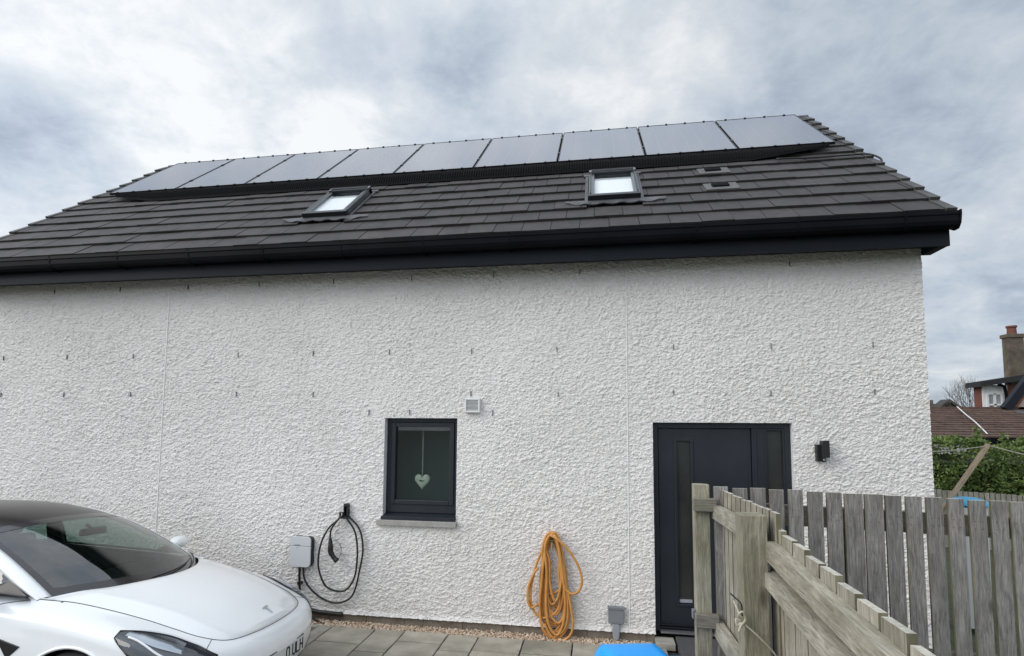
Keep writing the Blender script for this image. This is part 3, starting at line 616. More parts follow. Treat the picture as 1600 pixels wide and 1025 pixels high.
# orange hose
hs=empty('garden_hose',(-.45,-.07,.5),label='coiled orange garden hose hanging on the wall right of the window',cat='hose')
loops=[(-.60,-.335,.22),(-.585,-.35,.02),(-.57,-.37,.34),(-.555,-.34,-.04),(-.54,-.365,.14),(-.52,-.33,.06),(-.50,-.385,.28),(-.60,-.32,-.08),(-.535,-.345,-.05),(-.51,-.38,.18),(-.575,-.33,.04),(-.59,-.36,-.03),(-.545,-.39,.24),(-.70,-.40,.10),(-.60,-.31,-.10)]
P=[]; zt=.925; xh=-.475
for i,(xl,xr,zb) in enumerate(loops):
    y=-.03-.0085*(i%9)-.004*(i//9); h=zt-zb; jt=random.uniform(-.02,.02)
    kx=(xl+xr)/2+jt; w=.02+.004*i
    P+=[(xh-w*.6,y,zt-.015+.003*i),(xh-w-.022,y-.004,zt-.12),(xl*.72+xh*.28-.01,y,zb+h*.62),(xl,y-.004,zb+h*.30),(xl+.03,y-.01,zb+h*.09),(kx,y-.012,zb),(xr-.02,y-.01,zb+h*.10),(xr+.005,y-.004,zb+h*.32),(xr*.75+xh*.25+.012,y,zb+h*.62),(xh+w+.022,y-.004,zt-.12),(xh+w*.6,y,zt-.012+.003*i)]
P+=[(xh-.01,-.10,zt+.02),(xh+.06,-.11,zt-.02),(-.30,-.11,.80),(-.20,-.11,.64),(-.168,-.11,.50),(-.20,-.11,.40),(-.27,-.11,.365),(-.335,-.105,.41),(-.365,-.10,.52),(-.375,-.09,.68)]
MB().tube([V(p)-hs.location for p in spline(P,7)],.0132,8).build('hose_tube',M['hose'],hs,smooth=True)
P2=[(-.31,-.10,.40),(-.285,-.10,.25),(-.262,-.10,.10),(-.275,-.105,-.02),(-.34,-.11,-.09),(-.43,-.115,-.10),(-.50,-.11,-.04),(-.55,-.10,.05)]
MB().tube([V(p)-hs.location for p in spline(P2,7)],.0132,8).build('hose_tail',M['hose'],hs,smooth=True)
P3=[(-.62,-.09,.24),(-.69,-.095,.20),(-.728,-.095,.30),(-.715,-.09,.42),(-.66,-.085,.55),(-.62,-.08,.60)]
MB().tube([V(p)-hs.location for p in spline(P3,7)],.0132,8).build('hose_tail',M['hose'],hs,smooth=True)
tp=empty('outside_tap',(-.475,0,.86),label='small brass tap bracket the orange hose is hung over',cat='tap')
mb=MB(); mb.cyl((0,0,0),(0,-.10,.0),.014,12); mb.cyl((0,-.09,.0),(0,-.095,-.06),.012,12); mb.box(-.03,.03,-.075,-.065,.02,.03); mb.cyl((0,-.07,0),(0,-.07,.03),.008,8); mb.cyl((0,-.004,0),(0,.0,0),.026,16); mb.build('tap_body',plain('brass',(.45,.36,.20),.35,.9),tp)
# grey meter box with spade shaped cover
gb=empty('junction_box',(.175,0,.155),label='grey square junction box low on the wall left of the door',cat='electrical box')
MB().prism(rrect(-.08,.08,-.08,.08,.008),yp,-.055,.01).build('box_body',M['grey_pl'],gb,bevel=.006)
MB().prism(rrect(-.085,.085,.062,.086,.006),yp,-.062,.0).build('hood_lip',M['grey_pl'],gb,bevel=.003)
MB().prism([(-.035,-.08),(-.040,-.14),(-.036,-.20),(-.028,-.235),(-.012,-.252),(.008,-.252),(.024,-.235),(.032,-.20),(.036,-.14),(.033,-.08)],yp,-.05,-.012).build('cable_cover',M['lgrey_pl'],gb,bevel=.010)
# wall lamp with sensor
lm=empty('wall_lamp',(2.19,0,1.85),label='black up and down wall lamp with sensor right of the door',cat='wall lamp')
MB().box(-.062,-.022,-.06,.0,-.105,.06).build('back_plate',M['black_pl'],lm,bevel=.006)
MB().prism(rrect(-.032,.032,-.065,.10,.006),yp,-.125,-.045).build('lamp_shade',M['black_pl'],lm,bevel=.004)
mb=MB(); mb.cyl((-.01,-.06,-.085),(-.01,-.085,-.088),.024,16); mb.build('sensor_ring',M['black_pl'],lm)
o=MB().cyl((-.008,-.085,-.086),(-.008,-.098,-.09),.013,14,.009).build('sensor_lens',plain('sensor_grey',(.30,.30,.31),.4),lm)
# ------------------------------------------------------------------ ground
def struct(o): o['kind']='structure'; return o
g=MB(); g.quad((-160,-300,-.55),(160,-300,-.55),(160,500,-.55),(-160,500,-.55)); struct(g.build('ground',M['grass'],None))
struct(MB().box(-12,9,-9,.0,-.40,-.205).build('soil_bed',M['soil'],None))
struct(MB().box(-3.0,8.5,-8.5,-.165,-.204,-.125).build('paving_bed',M['joint'],None))
# paving slabs laid in a random bond; rows follow the joints seen
cols=[-2.83,-2.34,-2.015,-1.545,-1.22,-.75,-.26,.20,.55]
pv=empty('paving',(0,0,-.09)); pv['kind']='structure'
def slab(x0,x1,y0,y1):
    j=.007; z=random.uniform(-.002,.002); mb=MB(); t=[random.uniform(-.0015,.0015) for _ in range(4)]
    cx_,cy_=(x0+x1)/2,(y0+y1)/2; hx,hy=(x1-x0)/2-j,(y1-y0)/2-j
    n=5; e=[]
    def edge(a,b):
        for k in range(n):
            u=k/n; q=V(a).lerp(V(b),u); q.x+=random.uniform(-.002,.002); q.y+=random.uniform(-.002,.002); e.append((q.x,q.y))
    edge((-hx,-hy),(hx,-hy)); edge((hx,-hy),(hx,hy)); edge((hx,hy),(-hx,hy)); edge((-hx,hy),(-hx,-hy))
    mb.prism(e,lambda u,v,h:V((u,v,h)),-.033,z)
    o=mb.build('slab',M['slab'],pv,bevel=.004); o.location=(cx_,cy_,0)
ycur={}
rows=[(-2.83,-2.34,[-.17,-.575,-1.0,-1.45,-1.9,-2.3]),(-2.34,-2.015,[-.16,-.725,-1.15,-1.6,-2.0,-2.4]),(-2.015,-1.545,[-.16,-.435,-.96,-1.4,-1.9,-2.3]),
      (-1.545,-1.22,[-.17,-.57,-1.0,-1.5,-2.0,-2.4]),(-1.22,-.75,[-.17,-.53,-1.05,-1.5,-2.0]),(-.75,-.26,[-.17,-.515,-.9,-1.4,-1.9]),(-.26,.20,[-.16,-.49,-1.0,-1.5,-2.0]),(.20,.66,[-.16,-.60,-1.05,-1.5,-2.0]),
      (.66,1.12,[-.62,-1.1,-1.6,-2.1]),(1.12,1.6,[-.62,-1.0,-1.5,-2.1]),(1.6,2.1,[-.62,-1.2,-1.7,-2.2])]
for x0,x1,ys in rows:
    for ya,yb in zip(ys,ys[1:]): slab(x0,x1,yb,ya)
    y=ys[-1]
    while y>-3.9: slab(x0,x1,y-.5,y); y-=.5
# step stone and grey mat at the door
tag(MB().box(.56,.745,-.14,.04,-.12,-.052).build('step_stone',M['kerb'],None,bevel=.006),'pale concrete step stone at the left foot of the door','step')
tag(MB().box(.765,1.9,-.62,.04,-.12,-.035).build('door_mat',M['mat'],None,bevel=.005),'dark grey textured mat on the ground in front of the door','mat')
# driveway kerb and drain left of the paving
struct(MB().box(-2.985,-2.84,-5.0,-.17,-.2,-.088).build('kerb',M['kerb'],None,bevel=.006))
struct(MB().box(-3.9,-2.99,-.235,-.175,-.2,-.085).build('kerb',M['kerb'],None,bevel=.006))
struct(MB().box(-10,-2.99,-6.5,-.24,-.4,-.178).build('driveway',pmat('driveway_gravel',(.05,.048,.045),(.14,.13,.12),scale=60,rough=1,bump=.8,bscale=90),None))
# gravel
def stones(n,x0,x1,y0,y1,z,name):
    ico=bmesh.new(); bmesh.ops.create_icosphere(ico,subdivisions=1,radius=1); bv=np.array([v.co[:] for v in ico.verts]); bf=np.array([[v.index for v in f.verts] for f in ico.faces]); ico.free()
    vs=[];fs=[]
    for i in range(n):
        s=random.uniform(.0065,.0165); q=Quaternion((random.gauss(0,1),random.gauss(0,1),random.gauss(0,1),random.gauss(0,1))).normalized().to_matrix()
        v=bv*(1+rng.uniform(-.22,.22,(len(bv),1)))*np.array([1,random.uniform(.6,1),random.uniform(.45,.75)])*s; v=v@np.array(q).T
        v+=np.array([random.uniform(x0,x1),random.uniform(y0,y1),z+random.uniform(-.012,.010)]); fs.append(bf+i*len(bv)); vs.append(v)
    mb=MB(); mb.v=[tuple(p) for p in np.concatenate(vs)]; mb.f=[tuple(p) for p in np.concatenate(fs)]
    me=mb.build(name,M['gravel'],None); return tag(me,'band of pale brown gravel along the foot of the wall','gravel',kind='stuff')
stones(5200,-3.95,.545,-.175,.0,-.100,'gravel')
# ------------------------------------------------------------------ fences
FZ=-.12
def picket(parent,w,t,h,x,y,z,mat,tilt=0,axis='y',me=[{}]):
    # flat board standing up; axis = direction of its thickness
    key=(w,t,h,mat.name,axis)
    if key not in me[0]:
        mb=MB()
        if axis=='y': mb.box(-w/2,w/2,-t/2,t/2,-h,0)
        else: mb.box(-t/2,t/2,-w/2,w/2,-h,0)
        nf=len(mb.f)
        for zn in (-.10,-.135):
            for sx in (-w*.22,w*.2):
                if axis=='y': mb.box(sx-.0018,sx+.0018,-t/2-.0012,-t/2+.001,zn-.0018,zn+.0018)
                else: mb.box(-t/2-.0012,-t/2+.001,sx-.0018,sx+.0018,zn-.0018,zn+.0018)
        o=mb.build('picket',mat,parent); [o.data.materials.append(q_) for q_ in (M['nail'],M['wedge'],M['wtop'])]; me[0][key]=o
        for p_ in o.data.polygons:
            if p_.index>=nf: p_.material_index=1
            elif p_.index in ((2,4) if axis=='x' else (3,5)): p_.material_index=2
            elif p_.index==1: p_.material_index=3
    else:
        o=me[0][key].copy(); COL.objects.link(o); o.parent=parent
    o.location=(x,y,z); o.rotation_euler=(tilt,0,0) if axis=='x' else (0,tilt,0)
    return o
# back run, parallel to the house wall
fd=empty('picket_fence',(0,0,0),label='grey weathered picket fence run standing parallel to the house in front of the door',cat='fence')
xsD=[.588,.682,.77,.858,.948,1.04,1.129,1.218,1.309,1.397,1.487,1.579,1.672,1.765,1.856,1.943]+[2.032+.09*i for i in range(18)]
for i,x in enumerate(xsD):
    top=1.762-.030*(x-.65); wd=random.choice([.068,.070,.072])
    if i in (7,8): wd=.083
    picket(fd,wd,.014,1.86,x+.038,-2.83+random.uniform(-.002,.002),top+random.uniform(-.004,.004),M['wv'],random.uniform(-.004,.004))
L_=xsD[-1]+.09-.62
for z0,z1 in ((1.585,1.685),(.95,1.03),(.20,.28)):
    mb=MB(); mb.hexa([V(p) for p in [(0,0,z0),(L_,0,z0-.03*L_),(L_,.04,z0-.03*L_),(0,.04,z0),(0,0,z1),(L_,0,z1-.03*L_),(L_,.04,z1-.03*L_),(0,.04,z1)]])
    o=mb.build('rail',M['wx'],fd); o.location=(.62,-2.815,0)
for x in (1.27,3.2): MB().box(-.045,.045,-.0,.09,-1.85,0).build('post',M['wv'],fd,loc=(x,-2.772,1.66),bevel=.003)
# short run toward the camera: thin far post, thick near post
fa=empty('picket_fence',(0,0,0),label='short picket fence run between a thin green stained post and a thick post',cat='fence')
MB().box(-.038,.038,-.035,.035,-1.9,0).build('post',M['wvo'],fa,loc=(.532,-2.80,1.772),bevel=.003)
pb=MB().box(-.044,.044,-.044,.044,-1.9,0).build('post',M['wvo'],fa,loc=(.558,-3.640,1.750),bevel=.003); pb.rotation_euler=(0,0,rad(1))
for i in range(12):
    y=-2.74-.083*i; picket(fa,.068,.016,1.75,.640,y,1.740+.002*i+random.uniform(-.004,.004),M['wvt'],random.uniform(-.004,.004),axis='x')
for zt_,hh in ((1.668,.068),(1.090,.080),(.40,.08)):
    mb=MB(); mb.hexa([V(p) for p in [(-.02,-.80,-hh-.005+.026),(.02,-.80,-hh+.026),(.02,.0,-hh),(-.02,.0,-hh),(-.02,-.80,.026),(.02,-.80,.026),(.02,.0,.0),(-.02,.0,.0)]])
    o=mb.build('rail',M['wy'],fa,loc=(.60,-2.80,zt_),bevel=.002)
    MB().box(-.05,.062,-.02,.02,-.064,0).build('rail_block',M['wx'],fa,loc=(.534,-2.858,zt_+.037),bevel=.002)
MB().box(-.018,.0,-.03,.0,-.045,.0).build('latch',M['steel'],fa,loc=(.493,-2.80,1.135),bevel=.002)
# low run beside the viewer
fc=empty('picket_fence',(0,0,0),label='nearest low picket fence run with two thick mossy rails at bottom right',cat='fence')
def cxy(y): return .652-.03*(-3.55-y)
for i in range(17):
    y=-3.545-.1185*i; zt_=1.712-.066*(-3.55-y)
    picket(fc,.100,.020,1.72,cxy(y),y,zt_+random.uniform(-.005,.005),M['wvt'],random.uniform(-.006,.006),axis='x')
def railC(z0,slope,h,t,xo,y0,y1,mat=M['wy']):
    l=y0-y1; mb=MB(); n=16
    P=[]
    for k in range(n+1):
        u=k/n; jj=.0015*math.sin(k*2.1)
        P.append([V((-t/2,-l*u,-h+jj-slope*l*u)),V((t/2,-l*u,-h+jj-slope*l*u)),V((t/2,-l*u,jj-slope*l*u)),V((-t/2,-l*u,jj-slope*l*u))])
    for k in range(n):
        a,b=P[k],P[k+1]; mb.add(a+b,[(0,4,5,1),(1,5,6,2),(2,6,7,3),(3,7,4,0)])
    mb.add(P[0],[(0,1,2,3)]); mb.add(P[-1],[(3,2,1,0)])
    o=mb.build('rail',mat,fc,auto=40,loc=(xo,y0,z0)); o.rotation_euler=(0,0,-math.atan(.03))
    return o
railC(1.657,.050,.066,.040,.618,-3.66,-5.4)
railC(1.550,.045,.052,.044,.612,-3.66,-5.4); railC(.75,.045,.080,.045,.620,-3.66,-5.4)
MB().box(-.05,.05,-.05,.05,-1.7,0).build('post',M['wvo'],fc,loc=(.60,-5.35,1.6),bevel=.003)
# rope tied round the thick post
rp_=empty('twine',(.55,-3.70,1.38),label='pale twine knotted round the thick near fence post',cat='twine')
def rl(P): return [V(p)-V((.55,-3.70,1.38)) for p in P]
mb=MB(); mb.tube(rl(spline([(.500,-3.60,1.42),(.498,-3.69,1.40),(.503,-3.705,1.38),(.56,-3.71,1.33),(.62,-3.69,1.26),(.66,-3.67,1.15)],6)),.0035,6)
mb.tube(rl(spline([(.50,-3.705,1.385),(.488,-3.715,1.405),(.502,-3.72,1.42),(.512,-3.712,1.39),(.495,-3.72,1.372),(.487,-3.72,1.35)],6)),.004,6)
mb.tube(rl(spline([(.498,-3.71,1.385),(.48,-3.71,1.39),(.484,-3.715,1.37),(.50,-3.715,1.38),(.508,-3.715,1.355)],6)),.0035,6)
mb.build('twine_loop',M['rope'],rp_,smooth=True)
MB().tube(rl(spline([(.47,-3.68,1.47),(.488,-3.69,1.455),(.502,-3.70,1.44),(.505,-3.70,1.40)],6)),.003,6).build('wire_end',M['cable'],rp_,smooth=True)
# ------------------------------------------------------------------ blue wheelie bin
bn=empty('wheelie_bin',(.262,-3.26,-.11),rot=(0,0,rad(13)),label='bright blue plastic wheelie bin whose lid just shows at the bottom edge',cat='bin')
mb=MB(); lay=[(.17,.20,.02),(.205,.245,.75),(.225,.27,1.0)]
for (a,b,z) in lay: mb.v+= [(x*.98,y,z) for x,y in rrect(-a,a,-b,b,.05,4)]
n=20; n=len(rrect(0,1,0,1,.1,4))
for l in range(2):
    for k in range(n): mb.f.append((l*n+k,l*n+(k+1)%n,(l+1)*n+(k+1)%n,(l+1)*n+k))
mb.f.append(tuple(range(n-1,-1,-1))); mb.f.append(tuple(2*n+k for k in range(n))); mb.build('bin_body',M['blue'],bn,smooth=False,bevel=0)
P=[]
for i in range(21):
    row=[]; u=-.245+.49*i/20
    for j in range(17):
        v=-.30+.58*j/16
        pl=max(0,min(1,(u+.245)/.05))*max(0,min(1,(.115-u)/.07)); pl=pl*pl*(3-2*pl)
        bk=max(0,min(1,(.28-v)/.03)); e=max(0,min(1,(.245-abs(u))/.02))
        z=1.045+.055*pl*(1 if bk>.99 else bk)+.03*e+.02*(1-(v/.3)**2)-.012*max(0,(v-.2)/.08)
        if u>.08: z-=.06*(u-.08)/.165
        row.append((u,v,z))
    P.append(row)
mb=MB().grid(P); mb.build('lid',M['blue'],bn,smooth=True,solid=.012)
mb=MB(); mb.tube([(-.2,.29,1.04),(.2,.29,1.04)],.014,10); mb.build('hinge_bar',M['blue'],bn,smooth=True)
for sx in (-.19,.19): MB().cyl((sx-.02,.24,.10),(sx+.02,.24,.10),.10,24).build('wheel',M['rubber'],bn)
# ------------------------------------------------------------------ background garden and houses
bx=lambda *a:MB().box(*a)
ff=empty('board_fence',(0,0,0),label='pale boarded fence of narrow upright slats in front of the hedge',cat='fence')
fx0,fy0=6.4,8.0
import itertools
n_far=74
for i in range(n_far):
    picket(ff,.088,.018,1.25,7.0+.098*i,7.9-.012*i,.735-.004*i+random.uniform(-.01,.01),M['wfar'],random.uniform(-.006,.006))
for z in (.45,-.2): bx(7.0,14.3,7.93,7.97,z,z+.07).build('rail',M['wx'],ff)
# hedge of leaves
def leafmat(name,a,b_):
    m,nt,b,o=newmat(name); L=nt.links
    gi=N(nt,'ShaderNodeNewGeometry'); no=N(nt,'ShaderNodeTexNoise'); no.inputs['Scale'].default_value=1.6; no.inputs['Detail'].default_value=3
    tc=N(nt,'ShaderNodeTexCoord'); L.new(tc.outputs['Object'],no.inputs['Vector'])
    ad=N(nt,'ShaderNodeMath',operation='MULTIPLY_ADD'); ad.inputs[1].default_value=.55; L.new(gi.outputs['Random Per Island'],ad.inputs[0]); 
    s=N(nt,'ShaderNodeMath',operation='MULTIPLY_ADD'); s.inputs[1].default_value=1.6; s.inputs[2].default_value=-.55; L.new(no.outputs[0],s.inputs[0]); L.new(s.outputs[0],ad.inputs[2])
    mx=N(nt,'ShaderNodeMix',data_type='RGBA'); mx.inputs[6].default_value=(*a,1); mx.inputs[7].default_value=(*b_,1); L.new(ad.outputs[0],mx.inputs[0]); L.new(mx.outputs[2],b.inputs['Base Color'])
    b.inputs['Roughness'].default_value=.5; b.inputs['Specular IOR Level'].default_value=.35
    return m
M['leaf']=leafmat('hedge_leaf',(.05,.09,.018),(.19,.26,.07))
def leaves(n,fn,size,seed=1):
    r=np.random.RandomState(seed); P=fn(r,n); d=r.normal(size=(n,3)); d/=np.linalg.norm(d,axis=1)[:,None]
    q=r.normal(size=(n,3)); q=np.cross(d,q); q/=np.linalg.norm(q,axis=1)[:,None]; w=np.cross(d,q)
    s=size*r.uniform(.6,1.3,(n,1)); a=P-q*s; b=P+w*s*.42; c=P+q*s; e=P-w*s*.42
    vs=np.stack([a,b,c,e],1).reshape(-1,3); fs=np.arange(4*n).reshape(-1,4); return vs,fs
def hedgefn(r,n):
    x=r.uniform(7.2,15.5,n); t=r.uniform(0,1,n); 
    k=vnoise(x/.6,np.zeros(n),11)*.35+vnoise(x/.22,np.zeros(n),12)*.18
    top=1.52+k-.05*(x-8)*.3; z=-.5+(top+.5)*t**.7
    fb=vnoise(x/.35,z/.35,13)*.35
    y=9.1-fb+r.exponential(.12,n); 
    m=r.uniform(0,1,n)<.22; y=np.where(m,9.1+r.uniform(-.25,.9,n),y); z=np.where(m,top+r.uniform(-.1,.04,n),z)
    return np.stack([x,y,z],-1)
vs,fs=leaves(26000,hedgefn,.05,3); hd=empty('hedge',(11,9.4,-.5),label='dense dark green leafy hedge behind the pale boarded fence',cat='hedge')
o=npmesh('foliage',vs-np.array([11,9.4,-.5]),fs,M['leaf']); o.parent=hd
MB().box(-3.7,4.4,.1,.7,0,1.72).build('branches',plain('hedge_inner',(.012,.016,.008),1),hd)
for k_,(xb,hh_) in enumerate(zip([8.0,8.5,8.9,9.3,9.38,9.9,10.3,11,11.6],[.1,.15,.25,.42,.40,.3,.2,.15,.2])):
    def sprig(r,n): t=r.uniform(0,1,n); return np.stack([xb+r.normal(0,.05,n)*(1.2-t),9.3+r.normal(0,.05,n),1.7+hh_*t],-1)
    vs,fs=leaves(55,sprig,.05,5+k_); o=npmesh('sprig',vs-np.array([11,9.4,-.5]),fs,M['leaf']); o.parent=hd
# leaning plank with washing line
P0=V((4.55,2.6,1.0)); 
def bgp(dx,dz,y): D=y+5.776; return V((dx*D,y,2.066+dz*D))
a=bgp(.566,-.125,2.6); b=bgp(.6345,-.024,2.6)
ax=(b-a).normalized(); a2=a-ax*1.3
pk=MB(); pk.box(-.035,.035,-.02,.02,0,(b-a2).length); o=pk.build('plank',M['plank'],None,bevel=.003); o.rotation_mode='QUATERNION'; o.rotation_quaternion=ax.to_track_quat('Z','Y'); o.location=a2
tag(o,'pale timber plank leaning up to the right above the grey fence','plank')
mb=MB(); c=b+V((0,-.02,-.02)); l=bgp(.50,-.037,2.9)
mb.tube(spline([c,(c+l)/2+V((0,0,-.035)),l],8),.008,6); r=bgp(.80,-.065,2.2); mb.tube(spline([c,(c+r)/2+V((0,0,-.02)),r],8),.008,6)
tag(mb.build('washing_line',M['rope'],None,smooth=True),'pale washing line strung across the top of the leaning plank','washing line')
# blue domed thing beyond the fence
c=bgp(.5965,-.118,2.3); mb=MB(); P=[]
for i in range(9):
    ph=rad(90*i/8); P.append([(.235*math.cos(ph)*math.cos(rad(a)),.235*math.cos(ph)*math.sin(rad(a)),.10*math.sin(ph)) for a in range(0,361,15)])
mb.grid(P); 
bd=empty('water_butt',(c.x+.02,c.y,c.z-.035),label='bright cyan domed lid of a barrel peeping over the grey fence',cat='barrel'); mb.build('lid',M['cyan'],bd,smooth=True)
MB().cyl((0,0,-.02),(0,0,-1.55),.20,28,.18).build('barrel',M['white_pl'],bd)
# low outbuilding with brown tiled roof
M['brown']=pmat('brown_tiles',(.058,.032,.024),(.115,.068,.05),scale=1.6,rough=.8,bump=.4,bscale=25,c3=(.15,.11,.085),scale3=7,amt3=.45)
ob=empty('outbuilding',(12,16,-.5),label='low outbuilding with a brown tiled roof behind the hedge',cat='outbuilding')
def obb(mb,name,mat,par,off,**k):
    mb.v=[tuple(V(v)-off) for v in mb.v]; return mb.build(name,mat,par,**k)
oo=V((12,16,-.5)); ey=14.2; ez=2.066-.0135*(ey+5.776); ry=18.6; rz=2.066+.0335*(ry+5.776)
mb=MB(); nr=13
for k in range(nr):
    u0,u1=k/nr,(k+1)/nr+.01; y0=ey+(ry-ey)*u0; y1=ey+(ry-ey)*u1; z0=ez+(rz-ez)*u0; z1=ez+(rz-ez)*u1
    xx=6.0
    while xx<21:
        j=random.uniform(-.008,.010); mb.hexa([V(p) for p in [(xx+.01,y0,z0+.01),(xx+.39,y0,z0+.01),(xx+.39,y1,z1-.02),(xx+.01,y1,z1-.02),(xx+.01,y0,z0+.055+j),(xx+.39,y0,z0+.055+j),(xx+.39,y1,z1+.006),(xx+.01,y1,z1+.006)]]); xx+=.4
obb(mb,'roof',M['brown'],ob,oo)
obb(MB().box(6,21,ry-.1,ry+.14,rz-.05,rz+.10),'ridge',M['brown'],ob,oo)
obb(MB().box(6,21,ey-.10,ey+.02,ez-.14,ez+.02),'gutter',M['gutter'],ob,oo,bevel=.01)
obb(MB().box(6,21,ey+.25,ey+.5,-.6,ez-.02),'wall',pmat('dark_wall',(.05,.045,.045),(.11,.10,.095),scale=3,rough=.9),ob,oo)
obb(MB().box(9.5,12.05,ey+.05,ey+.25,1.25,ez-.16),'white_panel',pmat('flaking_white',(.35,.34,.32),(.62,.61,.59),scale=12,rough=.9),ob,oo)
p=[bgp(*q) for q in ((.592,.038,18.4),(.604,.022,17.3),(.618,.004,16),(.634,-.012,14.4))]
for q in p: q.z=max(q.z,ez+(q.y-ey)*(rz-ez)/(ry-ey)+.09)
mb=MB(); mb.tube([V(q) for q in spline(p,8)],.02,6); tag(mb.build('loose_cable',M['white_pl'],None,smooth=True),'thin white cable trailing down the brown tiled roof','cable')
# neighbour's house behind it
M['nbrick']=pmat('red_brick',(.11,.04,.028),(.19,.075,.05),scale=14,stretch=(1,1,3),rough=.9)
M['nrender']=pmat('pink_render',(.36,.29,.25),(.46,.38,.33),scale=4,rough=.9)
M['chim']=pmat('chimney_render',(.075,.058,.046),(.15,.12,.098),scale=3,rough=.95,bump=.4,bscale=12,c3=(.10,.10,.055),scale3=2.5,amt3=.7)
nh=empty('neighbour_house',(17,24,-.5),label='neighbouring house with a tall chimney, brick dormer and dark gable edge',cat='house'); no_=V((17,24,-.5))
YN=22.2
def bp3(x,y,D=YN):      # rough direction for far building pieces
    return bgp(x,y,D)
x0=bgp(.629,0,YN).x; x1=bgp(.666,0,YN).x; zt_=bgp(0,.074,YN).z; zb=rz-.4
dm=obb(MB().box(x0,x1+1.0,YN,YN+.5,zb,zt_),'dormer',M['nbrick'],nh,no_)
obb(MB().box(x0+.18,x1+.0,YN-.04,YN,zt_-.36,zt_-.02),'white_band',M['white_pl'],nh,no_)
wx0=bgp(.634,0,YN).x; wx1=bgp(.660,0,YN).x
w_=obb(MB().box(wx0-.12,wx0+.02,YN-.05,YN+.01,zb,zt_-.02),'window_surround',M['white_pl'],nh,no_); obb(MB().box(wx1-.02,wx1+.18,YN-.05,YN+.01,zb,zt_-.02),'window_surround',M['white_pl'],nh,no_)
wf=obb(frame(wx0+.02,wx1-.02,zb+.3,zt_-.36,.09,.09,.09,.09,YN-.08,YN-.01).box((wx0+wx1)/2-.05,(wx0+wx1)/2+.05,YN-.08,YN-.01,zb+.3,zt_-.4).box(wx0+.1,wx1-.1,YN-.08,YN-.02,zt_-.95,zt_-.88),'window_frame',M['white_pl'],nh,no_)
obb(MB().box(wx0,wx1,YN-.03,YN-.005,zb+.3,zt_-.4),'window_glass',pmat('far_glass',(.16,.18,.20),(.42,.45,.48),scale=3,stretch=(6,1,.5),rough=.2),nh,no_)
mb=MB(); zr=bgp(0,.078,YN).z; mb.hexa([V(p) for p in [(x0-.28,YN-.45,zr-.22),(x1+1.2,YN-.45,zr+.18),(x1+1.2,YN+.6,zr+.18),(x0-.28,YN+.6,zr-.22),(x0-.28,YN-.45,zr+.02),(x1+1.2,YN-.45,zr+.44),(x1+1.2,YN+.6,zr+.44),(x0-.28,YN+.6,zr+.02)]]); obb(mb,'flat_roof',M['soffit'],nh,no_)
dpx=bgp(.662,0,YN).x; obb(MB().tube([(dpx-.35,YN-.25,zr-.1),(dpx-.1,YN-.22,zr-.2),(dpx,YN-.16,zr-.6),(dpx,YN-.16,zb)],.07,10),'downpipe',M['gutter'],nh,no_,smooth=True)
YC=22.6; c0=bgp(.6685,0,YC).x; c1=bgp(.692,0,YC).x; ct=bgp(0,.158,YC).z
ch=obb(MB().box(c0,c1,YC-.2,YC+.2,0,ct).box(c0-.05,c1+.05,YC-.25,YC+.25,ct-.18,ct),'chimney',M['chim'],nh,no_,bevel=.02)
pc=(c0+c1)/2-.02; mb=MB(); mb.tube([V((pc,YC,ct-.05))-no_,V((pc,YC,ct+.30))-no_,V((pc,YC,ct+.32))-no_,V((pc,YC,ct+.40))-no_],[.19,.17,.21,.21],16); mb.build('chimney_pot',plain('terracotta',(.15,.06,.04),.9),ch)
YG=18.3; g0=bgp(.671,.030,YG); g1=bgp(.80,.205,YG)
dv=(g1-g0); mb=MB(); nz_=V((-dv.z,0,dv.x)).normalized()*.30
mb.hexa([g0,g0+V((0,.25,0)),g1+V((0,.25,0)),g1,g0+nz_,g0+nz_+V((0,.25,0)),g1+nz_+V((0,.25,0)),g1+nz_]); obb(mb,'gable_edge',M['fascia'],nh,no_)
mb=MB(); mb.prism([(g0.x+.35,0.5),(g1.x,0.5),(g1.x,g1.z-.3),(g0.x+.35,g0.z+.05)],lambda u,v,h:V((u,h,v)),YG+.2,YG+.3); obb(mb,'gable_wall',M['nrender'],nh,no_)
v0=bgp(.675,.027,YG-.2); v1=bgp(.72,-.02,YG-3.2); mb=MB(); mb.hexa([v0,v0+V((.35,0,0)),v1+V((.35,0,0)),v1,v0+V((0,0,.12)),v0+V((.35,0,.12)),v1+V((.35,0,.12)),v1+V((0,0,.12))]); obb(mb,'lead_valley',M['lead'],nh,no_)
# far gables just over the roof
fg=empty('far_house',(20,34,-.5),label='dark pointed gable of a distant house above the brown roof',cat='house'); fo=V((20,34,-.5)); a=bgp(.572,.036,34); b_=bgp(.588,.036,34); t_=bgp(.579,.0455,34)
mb=MB(); mb.prism([(a.x-.2,0),(b_.x+.2,0),(b_.x+.2,b_.z-.1),(t_.x,t_.z),(a.x-.2,a.z-.1)],lambda u,v,h:V((u,h,v)),34,34.6); obb(mb,'wall',M['chim'],fg,fo)
mb=MB(); mb.hexa([V(p) for p in [(a.x-.35,33.8,a.z-.15),(a.x-.35,34.8,a.z-.15),(t_.x,34.8,t_.z),(t_.x,33.8,t_.z),(a.x-.35,33.8,a.z+.05),(a.x-.35,34.8,a.z+.05),(t_.x,34.8,t_.z+.2),(t_.x,33.8,t_.z+.2)]]); mb.hexa([V(p) for p in [(b_.x+.35,33.8,a.z-.15),(b_.x+.35,34.8,a.z-.15),(t_.x,34.8,t_.z),(t_.x,33.8,t_.z),(b_.x+.35,33.8,a.z+.05),(b_.x+.35,34.8,a.z+.05),(t_.x,34.8,t_.z+.2),(t_.x,33.8,t_.z+.2)]]); obb(mb,'roof',M['tile'],fg,fo)
